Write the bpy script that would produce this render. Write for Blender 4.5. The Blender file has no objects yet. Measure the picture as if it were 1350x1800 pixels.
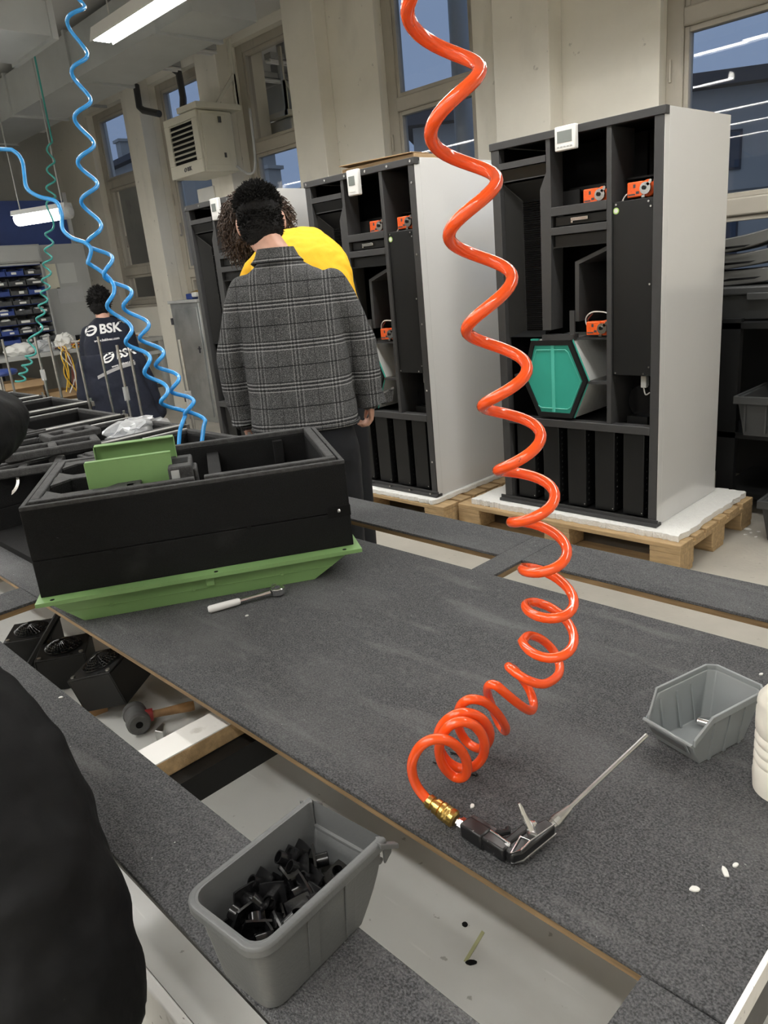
import bpy, bmesh, math, random
from mathutils import Vector, Matrix, Euler, noise
from mathutils.bvhtree import BVHTree
random.seed(7)
SC = bpy.context.scene
COL = SC.collection
V = Vector
# ------------------------------------------------------------------ camera
CAM = V((1.53009752, -3.13482501, 1.42)); FPX = 1322.64
RGT = V((0.7011978222878295, 0.7070650635701967, -0.09154567110070877))
DWN = V((0.1570474404421392, -0.2784238069986198, -0.9475316802867162))
FWD = V((-0.6954550420188053, 0.6500301374358491, -0.306272925600277))
cd = bpy.data.cameras.new('camera'); cam = bpy.data.objects.new('camera', cd); COL.objects.link(cam)
cd.sensor_fit = 'VERTICAL'; cd.sensor_height = 36; cd.lens = FPX / 1800 * 36; cd.clip_start = .02; cd.clip_end = 300
cam.matrix_world = Matrix(((RGT.x, -DWN.x, -FWD.x, CAM.x), (RGT.y, -DWN.y, -FWD.y, CAM.y), (RGT.z, -DWN.z, -FWD.z, CAM.z), (0, 0, 0, 1)))
SC.camera = cam
# ------------------------------------------------------------------ sky, exposure
w = bpy.data.worlds.new('dusk_sky'); SC.world = w; w.use_nodes = True
bg = w.node_tree.nodes['Background']; bg.inputs[0].default_value = (.285, .39, .60, 1); bg.inputs[1].default_value = .33
SC.view_settings.view_transform = 'Standard'; SC.view_settings.look = 'None'
SC.view_settings.gamma = 1; SC.view_settings.use_curve_mapping = False
SC.view_settings.exposure = 1.18
LAMP_POWER = 17.0
SC.cycles.max_bounces = 8; SC.cycles.diffuse_bounces = 5; SC.cycles.glossy_bounces = 4; SC.cycles.transparent_max_bounces = 12
SC.cycles.use_denoising = True
SC.cycles.sample_clamp_indirect = 6

# ------------------------------------------------------------------ helpers
def ray(px, py): return RGT * ((px - 675) / FPX) + DWN * ((py - 900) / FPX) + FWD
def at(px, py, axis, val):                 # where the sight line meets the plane axis = val
    d = ray(px, py); return CAM + d * ((val - CAM[axis]) / d[axis])
def pd(px, py, d): return CAM + ray(px, py) * d
def lerp(a, b, t): return a + (b - a) * t

class MB:
    def __init__(s): s.bm = bmesh.new()
    def face(s, vs):
        try: return s.bm.faces.new(vs)
        except ValueError: return None
    def box(s, a, b, M=None):
        x0, y0, z0 = a; x1, y1, z1 = b
        c = [V(p) for p in ((x0, y0, z0), (x1, y0, z0), (x1, y1, z0), (x0, y1, z0), (x0, y0, z1), (x1, y0, z1), (x1, y1, z1), (x0, y1, z1))]
        if M is not None: c = [M @ p for p in c]
        v = [s.bm.verts.new(p) for p in c]
        for f in ((3, 2, 1, 0), (4, 5, 6, 7), (0, 1, 5, 4), (1, 2, 6, 5), (2, 3, 7, 6), (3, 0, 4, 7)): s.face([v[i] for i in f])
        return s
    def cbox(s, c, size, M=None):
        c = V(c); h = V(size) / 2
        if M is None: return s.box(c - h, c + h)
        return s.box(-h, h, Matrix.Translation(c) @ M.to_4x4())
    def prism(s, pts, ext):                # polygon pushed along ext
        ext = V(ext); a = [s.bm.verts.new(V(p)) for p in pts]; b = [s.bm.verts.new(V(p) + ext) for p in pts]
        n = len(pts); s.face(a[::-1]); s.face(b)
        for i in range(n): s.face([a[i], a[(i + 1) % n], b[(i + 1) % n], b[i]])
        return s
    def quad(s, *pts): s.face([s.bm.verts.new(V(p)) for p in pts]); return s
    def sheet(s, pts, th, nrm):            # thin solid plate
        return s.prism(pts, V(nrm) * th)
    def tube(s, pts, r, seg=10, closed=False, cap=True):
        pts = [V(p) for p in pts]; n = len(pts)
        rr = r if isinstance(r, (list, tuple)) else [r] * n
        t = []
        for i in range(n):
            a = pts[(i - 1) % n] if (closed or i > 0) else pts[i]; b = pts[(i + 1) % n] if (closed or i < n - 1) else pts[i]
            d = b - a; t.append(d.normalized() if d.length > 1e-9 else V((0, 0, 1)))
        u = t[0].orthogonal().normalized(); rings = []
        for i in range(n):
            u = u - t[i] * u.dot(t[i])
            u = u.normalized() if u.length > 1e-6 else t[i].orthogonal().normalized()
            q = t[i].cross(u)
            rings.append([s.bm.verts.new(pts[i] + (u * math.cos(2 * math.pi * k / seg) + q * math.sin(2 * math.pi * k / seg)) * rr[i]) for k in range(seg)])
        for i in range(n if closed else n - 1):
            a, b = rings[i], rings[(i + 1) % n]
            for k in range(seg): s.face([a[k], a[(k + 1) % seg], b[(k + 1) % seg], b[k]])
        if cap and not closed: s.face(rings[0][::-1]); s.face(rings[-1])
        return s
    def cyl(s, p0, p1, r0, r1=None, seg=16): return s.tube([p0, p1], [r0, r0 if r1 is None else r1], seg)
    def lathe(s, p0, axis, prof, seg=24):  # prof: (distance along axis, radius)
        p0 = V(p0); axis = V(axis).normalized(); return s.tube2([(p0 + axis * h, r) for h, r in prof], axis, seg)
    def tube2(s, pr, axis, seg):
        u = axis.orthogonal().normalized(); q = axis.cross(u); rings = []
        for p, r in pr: rings.append([s.bm.verts.new(p + (u * math.cos(2 * math.pi * k / seg) + q * math.sin(2 * math.pi * k / seg)) * max(r, 1e-5)) for k in range(seg)])
        for a, b in zip(rings, rings[1:]):
            for k in range(seg): s.face([a[k], a[(k + 1) % seg], b[(k + 1) % seg], b[k]])
        s.face(rings[0][::-1]); s.face(rings[-1]); return s
    def sph(s, c, r, seg=14, M=None):
        if not isinstance(r, (tuple, list, Vector)): r = (r, r, r)
        T = Matrix.Translation(V(c)) @ (M.to_4x4() if M is not None else Matrix()) @ Matrix.Diagonal((r[0], r[1], r[2], 1))
        bmesh.ops.create_uvsphere(s.bm, u_segments=seg, v_segments=max(6, seg // 2 + 1), radius=1, matrix=T); return s
    def loft(s, rings, cap=True):          # rings: lists of points, equal length
        rv = [[s.bm.verts.new(V(p)) for p in r] for r in rings]; n = len(rv[0])
        for a, b in zip(rv, rv[1:]):
            for k in range(n): s.face([a[k], a[(k + 1) % n], b[(k + 1) % n], b[k]])
        if cap: s.face(rv[0][::-1]); s.face(rv[-1])
        return s
    def mesh(s, name, smooth=False, ang=35, fix=True):
        if fix: bmesh.ops.recalc_face_normals(s.bm, faces=s.bm.faces[:])
        me = bpy.data.meshes.new(name); s.bm.to_mesh(me); s.bm.free()
        if smooth:
            me.polygons.foreach_set('use_smooth', [True] * len(me.polygons)); me.set_sharp_from_angle(angle=math.radians(ang))
        return me

def world(o): return o.matrix_basis.copy() if o.parent is None else world(o.parent) @ o.matrix_parent_inverse @ o.matrix_basis
def link(name, me, mat, root=None):
    o = bpy.data.objects.new(name, me); COL.objects.link(o)
    if mat is not None and not me.materials: me.materials.append(mat)
    if root is not None: o.parent = root; o.matrix_parent_inverse = world(root).inverted()
    return o
def part(name, mb, mat, root=None, smooth=False, bevel=0, ang=35, seg=2):
    o = link(name, mb.mesh(name, smooth or bevel > 0, ang) if isinstance(mb, MB) else mb, mat, root)
    if bevel:
        m = o.modifiers.new('bevel', 'BEVEL'); m.width = bevel; m.segments = seg; m.limit_method = 'ANGLE'; m.angle_limit = math.radians(40); m.harden_normals = False
    return o
def tag(o, label=None, cat=None, group=None, kind=None):
    if label: o['label'] = label
    if cat: o['category'] = cat
    if group: o['group'] = group
    if kind: o['kind'] = kind
    return o
def empty(name, loc, label=None, cat=None, group=None, kind=None, rotz=0):
    o = bpy.data.objects.new(name, None); COL.objects.link(o); o.empty_display_size = .05
    o.location = V(loc); o.rotation_euler = (0, 0, rotz); o.matrix_basis = Matrix.Translation(V(loc)) @ Matrix.Rotation(rotz, 4, 'Z')
    return tag(o, label, cat, group, kind)
KIDS = {}
def copy_tree(o, loc=None, rot=None, parent=None):
    c = o.copy(); COL.objects.link(c)
    if parent is not None: c.parent = parent
    if loc is not None: c.matrix_basis = Matrix.Translation(V(loc)) @ (rot.to_4x4() if rot is not None else Matrix())
    for ch in list(o.children): copy_tree(ch, parent=c)
    return c
def struct(name, mb, mat, root=None, **k): o = part(name, mb, mat, root, **k); o['kind'] = 'structure'; return o
def RZ(a): return Matrix.Rotation(a, 3, 'Z')

# ------------------------------------------------------------------ materials
def lin(c):
    f = lambda u: (u / 255 / 12.92) if u / 255 <= .04045 else ((u / 255 + .055) / 1.055) ** 2.4
    return tuple(f(u) for u in c)
def nd(nt, t, **k):
    n = nt.nodes.new(t)
    for a, b in k.items(): setattr(n, a, b)
    return n
def mat(name, col, rough=.5, metal=0, var=0, vs=6, det=4, bump=0, bs=80, spec=.5, col2=None, emit=None, alpha=None, coat=0, trans=0, stretch=None, thr=None):
    m = bpy.data.materials.new(name); m.use_nodes = True; nt = m.node_tree; b = nt.nodes['Principled BSDF']
    c = (*col, 1); b.inputs['Base Color'].default_value = c; b.inputs['Roughness'].default_value = rough; b.inputs['Metallic'].default_value = metal
    b.inputs['Specular IOR Level'].default_value = spec; b.inputs['Coat Weight'].default_value = coat; b.inputs['Transmission Weight'].default_value = trans
    if emit: b.inputs['Emission Color'].default_value = (*emit[0], 1); b.inputs['Emission Strength'].default_value = emit[1]
    if alpha is not None: b.inputs['Alpha'].default_value = alpha
    tc = nd(nt, 'ShaderNodeTexCoord'); src = tc.outputs['Object']
    if stretch:
        mp = nd(nt, 'ShaderNodeMapping'); mp.inputs['Scale'].default_value = stretch; nt.links.new(src, mp.inputs[0]); src = mp.outputs[0]
    if var or col2:
        n = nd(nt, 'ShaderNodeTexNoise'); n.inputs['Scale'].default_value = vs; n.inputs['Detail'].default_value = det; n.inputs['Roughness'].default_value = .6
        nt.links.new(src, n.inputs['Vector'])
        r = nd(nt, 'ShaderNodeValToRGB'); t0, t1 = thr or (.3, .7)
        r.color_ramp.elements[0].position = t0; r.color_ramp.elements[1].position = t1
        c2 = col2 or tuple(min(1, x * (1 + var)) for x in col); c1 = col if col2 else tuple(x * (1 - var) for x in col)
        r.color_ramp.elements[0].color = (*c1, 1); r.color_ramp.elements[1].color = (*c2, 1)
        nt.links.new(n.outputs['Fac'], r.inputs[0]); nt.links.new(r.outputs[0], b.inputs['Base Color'])
    if bump:
        n2 = nd(nt, 'ShaderNodeTexNoise'); n2.inputs['Scale'].default_value = bs; n2.inputs['Detail'].default_value = 3; nt.links.new(src, n2.inputs['Vector'])
        bp = nd(nt, 'ShaderNodeBump'); bp.inputs['Strength'].default_value = bump; bp.inputs['Distance'].default_value = .01
        nt.links.new(n2.outputs['Fac'], bp.inputs['Height']); nt.links.new(bp.outputs[0], b.inputs['Normal'])
    return m
def layered(m, layers):
    """extra colour layers: (scale, thr0, thr1, colour, amount, stretch) noise patches mixed over the base colour"""
    nt = m.node_tree; b = nt.nodes['Principled BSDF']; tc = nd(nt, 'ShaderNodeTexCoord')
    for sc, t0, t1, c, amt, st in layers:
        mp = nd(nt, 'ShaderNodeMapping'); mp.inputs['Scale'].default_value = st; nt.links.new(tc.outputs['Object'], mp.inputs[0])
        n = nd(nt, 'ShaderNodeTexNoise'); n.inputs['Scale'].default_value = sc; n.inputs['Detail'].default_value = 5; nt.links.new(mp.outputs[0], n.inputs[0])
        mr = nd(nt, 'ShaderNodeMapRange'); mr.inputs[1].default_value = t0; mr.inputs[2].default_value = t1; mr.inputs[4].default_value = amt; nt.links.new(n.outputs[0], mr.inputs[0])
        mx = nd(nt, 'ShaderNodeMix', data_type='RGBA'); mx.inputs['B'].default_value = (*c, 1)
        mx = mx; L = b.inputs['Base Color'].links
        if L: nt.links.new(L[0].from_socket, mx.inputs['A'])
        else: mx.inputs['A'].default_value = b.inputs['Base Color'].default_value
        nt.links.new(mr.outputs[0], mx.inputs['Factor']); nt.links.new(mx.outputs['Result'], b.inputs['Base Color'])
    return m
M = {}
M['floor'] = layered(mat('concrete_floor', (.40, .378, .33), .55, var=.10, vs=3, bump=.15, bs=60), [(1.3, .5, .75, (.30, .285, .25), .6, (1, 1, 1)), (30, .66, .72, (.25, .24, .21), .5, (1, 1, 1))])
M['wall'] = layered(mat('painted_plaster', (.80, .77, .685), .7, var=.04, vs=2.5, bump=.12, bs=40), [(3, .58, .75, (.50, .48, .42), .45, (1, 1, .4)), (14, .70, .73, (.38, .36, .32), .5, (1, 1, 1))])
M['wall_grey'] = layered(mat('worn_grey_plaster', (.46, .46, .44), .75, var=.07, vs=3, bump=.15, bs=40), [(5, .6, .7, (.30, .30, .29), .5, (1, 1, .4))])
M['ceiling'] = mat('ceiling_paint', (.62, .62, .61), .7, var=.05, vs=.9)
M['duct'] = mat('galvanised_duct', (.50, .52, .52), .45, .6, var=.08, vs=2, bump=.02, bs=5)
M['frame'] = layered(mat('window_frame_paint', (.42, .39, .33), .45, var=.06, vs=4), [(9, .6, .72, (.22, .21, .19), .5, (1, 1, .3))])
M['sheet_steel'] = layered(mat('zinc_sheet', (.44, .46, .46), .38, .7, var=.18, vs=4), [(6, .55, .75, (.25, .27, .28), .6, (1, 1, .5))])
M['mat'] = layered(mat('rubber_granule_mat', (.036, .037, .0395), .85, var=.0, bump=.6, bs=420, col2=(.150, .152, .158), vs=330, det=3, thr=(.36, .70), spec=.3),
    [(60, .55, .78, (.19, .19, .195), .35, (1, 1, 1)), (2.6, .48, .78, (.17, .172, .175), .5, (1, 2.2, 1)), (130, .735, .76, (.5, .5, .48), .85, (1, 1, 1)), (7, .6, .8, (.22, .22, .22), .5, (.5, 2.4, 1)), (90, .73, .75, (.01, .01, .01), .6, (1, 1, 1))])
M['ply'] = mat('plywood', (.24, .155, .075), .6, var=.35, vs=9, stretch=(1, 1, 12))
M['laminate'] = layered(mat('light_grey_laminate', (.60, .605, .585), .28, var=.04, vs=3), [(3, .55, .8, (.40, .39, .36), .55, (1, 1.6, 1)), (40, .70, .73, (.2, .19, .17), .6, (1, 1, 1)), (25, .68, .74, (.72, .72, .70), .5, (.25, 3, 1))])
M['laminate_white'] = layered(mat('scuffed_white_laminate', (.84, .83, .80), .35, var=.03, vs=3), [(16, .64, .7, (.45, .43, .38), .55, (1, 1, 1)), (55, .70, .72, (.12, .11, .1), .8, (.6, 2, 1))])
M['black'] = mat('black_sheet_metal', (.0085, .0088, .0092), .45, var=.12, vs=5, spec=.35)
M['graphite'] = mat('graphite_coated_profile', (.046, .046, .047), .5, spec=.4, var=.06, vs=30, bump=.05, bs=300)
M['void'] = mat('black_foam_liner', (.004, .004, .0042), .8, spec=.2)
M['filter'] = mat('black_filter_casing', (.0075, .0078, .0082), .42, var=.1, vs=5, spec=.4)
M['white_gloss'] = mat('white_coated_panel', (.60, .60, .595), .16, var=.012, vs=2.2, coat=.3)
M['white_plastic'] = mat('white_plastic', (.80, .80, .78), .35)
M['screen'] = mat('grey_display', (.20, .22, .21), .2)
M['chrome'] = mat('brushed_chrome', (.72, .72, .72), .22, 1)
M['steel'] = mat('dull_steel', (.55, .55, .54), .32, 1, var=.15, vs=40)
M['brass'] = mat('brass', (.72, .50, .16), .28, 1, var=.1, vs=60)
M['actuator'] = mat('orange_actuator_plastic', (.82, .11, .012), .4, var=.12, vs=120)
M['teal'] = mat('teal_exchanger_plastic', (.035, .36, .275), .4, var=.04, vs=6)
M['teal_light'] = mat('teal_raised_rib', (.09, .50, .40), .4)
M['exch_white'] = mat('white_exchanger_core', (.62, .63, .62), .45, var=.06, vs=3, stretch=(1, 40, 1))
M['epp'] = layered(mat('black_expanded_foam', (.0072, .0072, .0076), .75, var=.25, vs=260, bump=.35, bs=380, spec=.2), [(7, .6, .8, (.03, .03, .03), .5, (1, 1, 1))])
M['epp_edge'] = mat('rough_grey_foam', (.020, .020, .021), .7, col2=(.05, .05, .05), vs=60, bump=.4, bs=300)
M['green'] = mat('green_coated_steel', (.19, .335, .125), .42, var=.04, vs=8)
M['orange_hose'] = layered(mat('orange_polyurethane_hose', (.95, .098, .012), .18, var=.03, vs=20, coat=.5), [(120, .72, .74, (.25, .03, .01), .7, (1, 1, 1))])
M['blue_hose'] = mat('blue_polyurethane_hose', (.035, .33, .80), .25, var=.1, vs=14, coat=.3)
M['green_hose'] = mat('sea_green_hose', (.06, .36, .33), .3)
M['bin'] = mat('grey_bin_plastic', (.112, .116, .117), .42, var=.05, vs=10, bump=.06, bs=200)
M['bin_light'] = mat('light_grey_bin_plastic', (.255, .275, .28), .4, var=.05, vs=10)
M['bin_dark'] = mat('charcoal_bin_plastic', (.045, .047, .048), .5)
M['gloss_black'] = mat('glossy_black_plastic', (.006, .006, .0065), .2)
M['gun_black'] = layered(mat('chipped_black_enamel', (.012, .012, .013), .3, var=.1, vs=80), [(70, .66, .70, (.5, .5, .5), .9, (1, 1, 1))])
M['wood'] = mat('ash_handle', (.33, .19, .085), .5, var=.35, vs=18, stretch=(1, 1, 1))
M['pine'] = layered(mat('pallet_pine', (.42, .29, .15), .7, var=.25, vs=7, stretch=(1, 8, 8), bump=.2, bs=50), [(4, .55, .8, (.30, .20, .11), .6, (.6, 6, 6))])
M['foam'] = mat('white_polystyrene', (.80, .80, .78), .8, var=.04, vs=60, bump=.6, bs=150)
M['card'] = mat('cardboard', (.42, .28, .15), .8, var=.1, vs=8)
M['rubber_grey'] = mat('grey_rubber', (.09, .09, .09), .6, var=.15, vs=40)
M['red'] = mat('red_paint', (.25, .02, .02), .5)
M['jug'] = mat('cloudy_white_plastic', (.78, .76, .68), .4, var=.05, vs=12)
M['paper'] = mat('paper', (.75, .75, .72), .7, var=.05, vs=5)
M['label_green'] = mat('lime_sticker', (.45, .68, .2), .5)
M['blue_panel'] = mat('dark_blue_panel', (.035, .065, .22), .5, var=.1, vs=3)
M['blue_bin'] = mat('blue_drawer', (.03, .06, .24), .45)
M['drawer'] = mat('smoked_drawer', (.055, .058, .062), .35, var=.4, vs=22)
M['cab_grey'] = mat('grey_painted_cabinet', (.40, .41, .40), .5, var=.05, vs=3)
M['heater'] = mat('cream_heater_casing', (.60, .58, .49), .45, var=.05, vs=4)
M['pipe_dark'] = mat('dark_painted_pipe', (.045, .045, .045), .5)
M['conduit'] = mat('grey_conduit', (.42, .43, .43), .45, var=.05, vs=5)
M['skin'] = mat('skin', (.60, .34, .25), .5, var=.08, vs=20)
M['hair_black'] = mat('black_hair', (.0095, .0088, .0088), .75, var=.3, vs=60, bump=.5, bs=150, spec=.2)
M['hair_brown'] = mat('brown_hair', (.060, .036, .024), .55, var=.5, vs=50, bump=.6, bs=130)
M['yellow'] = mat('yellow_knit', (.90, .50, .015), .85, var=.06, vs=14, bump=.3, bs=400)
M['navy'] = mat('navy_work_cloth', (.006, .009, .022), .85, var=.2, vs=10, bump=.2, bs=120)
M['black_cloth'] = mat('black_jacket_cloth', (.0045, .0047, .0052), .7, var=.25, vs=5, bump=.5, bs=18, spec=.2)
M['trouser'] = mat('dark_trousers', (.0045, .0055, .009), .85, var=.2, vs=10)
M['reflect'] = mat('grey_reflective_tape', (.40, .40, .41), .5)
M['print_white'] = mat('white_print', (.82, .82, .82), .6)
M['print_dark'] = mat('dark_print', (.05, .05, .06), .6)
M['bag'] = mat('clear_plastic_film', (.80, .82, .84), .15, var=.12, vs=20, alpha=.55)
M['eye'] = mat('eye', (.5, .5, .48), .2)
M['shell_grey'] = mat('grey_moulded_shell', (.085, .085, .08), .5, var=.08, vs=6)
M['wire_yellow'] = mat('yellow_cable', (.75, .45, .04), .5)
M['wire_orange'] = mat('orange_cable', (.75, .22, .05), .5)
M['wire_white'] = mat('white_cable', (.75, .74, .7), .5)
M['wire_brown'] = mat('dark_red_cable', (.15, .04, .03), .5)
M['facade'] = mat('pale_render', (.50, .46, .40), .8, var=.05, vs=.5)
M['roof'] = mat('dark_roof', (.10, .09, .09), .8)
M['dark_glass'] = mat('dark_window_glass', (.06, .07, .09), .15)
M['lamp_body'] = mat('white_lamp_housing', (.75, .75, .74), .4)
M['tube_light'] = mat('fluorescent_tube', (.9, .9, .9), .5, emit=((1.0, .978, .935), LAMP_POWER))
M['black_cable'] = mat('black_cable_tie', (.01, .01, .01), .4)
def glass_mat():
    m = bpy.data.materials.new('window_glass'); m.use_nodes = True; nt = m.node_tree; nt.nodes.clear()
    o = nd(nt, 'ShaderNodeOutputMaterial'); mx = nd(nt, 'ShaderNodeMixShader'); t = nd(nt, 'ShaderNodeBsdfTransparent'); g = nd(nt, 'ShaderNodeBsdfGlossy')
    t.inputs[0].default_value = (.86, .88, .90, 1); g.inputs['Roughness'].default_value = .015
    f = nd(nt, 'ShaderNodeFresnel'); f.inputs[0].default_value = 1.62
    nt.links.new(f.outputs[0], mx.inputs[0]); nt.links.new(t.outputs[0], mx.inputs[1]); nt.links.new(g.outputs[0], mx.inputs[2]); nt.links.new(mx.outputs[0], o.inputs[0])
    return m
M['glass'] = glass_mat()
def plaid():
    m = bpy.data.materials.new('grey_plaid_wool'); m.use_nodes = True; nt = m.node_tree; b = nt.nodes['Principled BSDF']; b.inputs['Roughness'].default_value = .9; b.inputs['Specular IOR Level'].default_value = .2
    tc = nd(nt, 'ShaderNodeTexCoord'); mp = nd(nt, 'ShaderNodeMapping'); mp.inputs['Rotation'].default_value = (0, 0, math.radians(-48)); nt.links.new(tc.outputs['Object'], mp.inputs[0])
    sx = nd(nt, 'ShaderNodeSeparateXYZ'); nt.links.new(mp.outputs[0], sx.inputs[0])
    def axis(out, per, ph, stops):
        a = nd(nt, 'ShaderNodeMath', operation='MULTIPLY_ADD'); a.inputs[1].default_value = 1 / per; a.inputs[2].default_value = ph; nt.links.new(out, a.inputs[0])
        f = nd(nt, 'ShaderNodeMath', operation='FRACT'); nt.links.new(a.outputs[0], f.inputs[0])
        r = nd(nt, 'ShaderNodeValToRGB'); cr = r.color_ramp; cr.interpolation = 'CONSTANT'
        cr.elements[0].position = 0; cr.elements[0].color = (.5, .5, .5, 1); cr.elements[1].position = .999; cr.elements[1].color = (.5, .5, .5, 1)
        for p, wd, v in stops:
            for q, c in ((p, v), (p + wd, .5)):
                e = cr.elements.new(q); e.color = (c, c, c, 1)
        nt.links.new(f.outputs[0], r.inputs[0]); return r.outputs[0]
    lines_z = [(.06, .018, .95), (.10, .025, .05), (.15, .018, .95), (.19, .025, .05), (.24, .018, .9), (.66, .02, .02), (.28, .02, .08)]
    lines_x = [(.10, .02, .85), (.14, .02, .12), (.19, .02, .8), (.24, .02, .12), (.29, .02, .8), (.7, .016, .12)]
    z = axis(sx.outputs['Z'], .150, .30, lines_z); x = axis(sx.outputs['X'], .140, .1, lines_x)
    ad = nd(nt, 'ShaderNodeMix', data_type='RGBA'); ad.inputs['Factor'].default_value = .42; nt.links.new(z, ad.inputs['A']); nt.links.new(x, ad.inputs['B'])
    n = nd(nt, 'ShaderNodeTexNoise'); n.inputs['Scale'].default_value = 420; nt.links.new(tc.outputs['Object'], n.inputs[0])
    ov = nd(nt, 'ShaderNodeMix', data_type='RGBA', blend_type='OVERLAY'); ov.inputs['Factor'].default_value = .9; nt.links.new(ad.outputs['Result'], ov.inputs['A']); nt.links.new(n.outputs[0], ov.inputs['B'])
    r2 = nd(nt, 'ShaderNodeValToRGB'); r2.color_ramp.elements[0].position = .22; r2.color_ramp.elements[1].position = .82
    r2.color_ramp.elements[0].color = (.008, .008, .009, 1); r2.color_ramp.elements[1].color = (.33, .33, .33, 1); e = r2.color_ramp.elements.new(.5); e.color = (.050, .051, .053, 1)
    nt.links.new(ov.outputs['Result'], r2.inputs[0]); nt.links.new(r2.outputs[0], b.inputs['Base Color'])
    return m
M['plaid'] = plaid()
# ================================================================== SETTING
struct('floor', MB().box((-9.5, -9, -.1), (4.6, 1.85, 0)), M['floor'])
struct('ceiling', MB().box((-9.5, -9, 3.6), (4.6, 1.85, 3.75)), M['ceiling'])
WINS = [(-8.16, -7.06, 1.27), (-6.60, -5.55, 1.27), (-5.06, -4.08, 1.27), (-3.12, -2.18, 1.27), (-.815, .12, 1.10), (1.4, 2.3, 1.10)]
HEAD = 3.52
mb = MB(); xs = -9.5
for a, b, s in WINS:
    mb.box((xs, 1.6, 0), (a, 1.85, 3.6)); mb.box((a, 1.6, 0), (b, 1.85, s)); mb.box((a, 1.6, HEAD), (b, 1.85, 3.6)); xs = b
mb.box((xs, 1.6, 0), (4.6, 1.85, 3.6))
struct('wall_back', mb, M['wall'])
for i, (a, b, y, m) in enumerate([(-6.96, -6.60, 1.45, 'wall'), (-5.42, -5.06, 1.45, 'wall'), (-4.04, -3.66, 1.45, 'wall'), (-1.90, -1.47, 1.45, 'wall'), (.3, .8, 1.45, 'wall')]):
    struct('trim_%d' % (i + 1), MB().box((a, y, 0), (b, 1.6, 3.6)), M[m], bevel=.006)
struct('wall_left', MB().box((-9.5, -9, 0), (-9.3, 1.6, 3.6)), M['wall_grey'])
struct('wall_right', MB().box((4.5, -9, 0), (4.6, 1.6, 3.6)), M['wall'])
struct('wall_front', MB().box((-9.3, -9, 0), (4.5, -8.9, 3.6)), M['wall'])
# windows: frame, two transoms, three panes each, all real pieces in the opening
for i, (a, b, s) in enumerate(WINS[:5]):
    root = empty('window_%d' % (i + 1), ((a + b) / 2, 1.72, s), kind='structure')
    t1, t2 = 1.575, 2.63
    if i == 0: t1, t2 = 1.68, 2.72
    y0, y1 = 1.68, 1.76; fw = .075
    for xa, xb in ((a, a + fw + .03), (b - fw, b)): part('frame_post', MB().box((xa, y0, s), (xb, y1, HEAD)), M['frame'], root, bevel=.006)
    for za, zb in ((s, s + .06), (HEAD - .07, HEAD)): part('frame_rail', MB().box((a + fw + .03, y0, za), (b - fw, y1, zb)), M['frame'], root, bevel=.006)
    for t in (t1, t2): part('transom', MB().box((a + fw + .03, y0 - .015, t - .05), (b - fw, y1, t + .05)), M['frame'], root, bevel=.01)
    for za, zb in ((s + .06, t1 - .05), (t1 + .05, t2 - .05), (t2 + .05, HEAD - .07)):
        xa, xb = a + fw + .03, b - fw; q = .03
        mb = MB()
        mb.box((xa, y0 + .01, za), (xa + q, y1 - .01, zb)); mb.box((xb - q, y0 + .01, za), (xb, y1 - .01, zb)); mb.box((xa + q, y0 + .01, za), (xb - q, y1 - .01, za + q)); mb.box((xa + q, y0 + .01, zb - q), (xb - q, y1 - .01, zb))
        part('sash', mb, M['frame'], root, bevel=.004)
        part('pane', MB().quad((xa + q, 1.725, za + q), (xb - q, 1.725, za + q), (xb - q, 1.725, zb - q), (xa + q, 1.725, zb - q)), M['glass'], root)
    part('hinge', MB().cyl((a + .03, 1.672, t2 - .32), (a + .03, 1.672, t2 - .2), .009, seg=8), M['frame'], root, smooth=True)
    part('window_sill', MB().box((a, 1.585, s - .03), (b, 1.68, s)), M['frame'], root, bevel=.005)
    part('handle', MB().box((a + .085, 1.655, 2.0), (a + .105, 1.675, 2.12)).box((a + .088, 1.64, 1.98), (a + .102, 1.665, 2.0)), M['frame'], root)
# trunking and pipes seen on the piers
tag(part('drain_pipe', MB().tube([(-2.86, 2.3, 0), (-2.86, 2.3, 4.5)], .08, 14), M['conduit'], smooth=True), 'pale soiled vertical pipe outside the window behind the orange hose', 'pipe')

# ================================================================== OUTSIDE
def building(c, yaw, w, h, d, floors, cols, label, z0=-6, roof=True, chim=True):
    root = empty('apartment_building', (c[0], c[1], z0), label, 'building', rotz=yaw)
    Mw = Matrix.Translation(V((c[0], c[1], 0))) @ Matrix.Rotation(yaw, 4, 'Z')
    part('wall', MB().box((-w / 2, 0, z0), (w / 2, d, h), Mw), M['facade'], root)
    if roof:
        part('roof', MB().box((-w / 2 - .5, -.7, h), (w / 2 + .5, d + .7, h + .35), Mw).prism([Mw @ V(p) for p in ((-w / 2, -.4, h + .35), (w / 2, -.4, h + .35), (w / 2, d / 2, h + 1.1), (-w / 2, d / 2, h + 1.1))], (0, 0, .15)), M['roof'], root)
    if chim:
        for x in (-w * .18, w * .25): part('chimney', MB().box((x, 1, h), (x + .9, 2, h + 2.1), Mw).box((x - .15, .85, h + 2.1), (x + 1.05, 2.15, h + 2.3), Mw), M['facade'], root)
    for f in range(floors):
        zz = h - 2.6 - f * 2.9
        for k in range(cols):
            x = -w / 2 + (k + .5) * w / cols; ww, hh = ((1.05, 1.15) if k % 3 else (.55, .65))
            fr = part('window', MB().box((x - ww / 2 - .08, -.06, zz - .08), (x + ww / 2 + .08, .05, zz + hh + .08), Mw), M['roof'], root)
            part('pane', MB().box((x - ww / 2, -.09, zz), (x - .03, -.05, zz + hh), Mw).box((x + .03, -.09, zz), (x + ww / 2, -.05, zz + hh), Mw), M['dark_glass'], fr)
        part('string_course', MB().box((-w / 2, -.12, zz - .75), (w / 2, 0, zz - .6), Mw), M['facade'], root)
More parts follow.
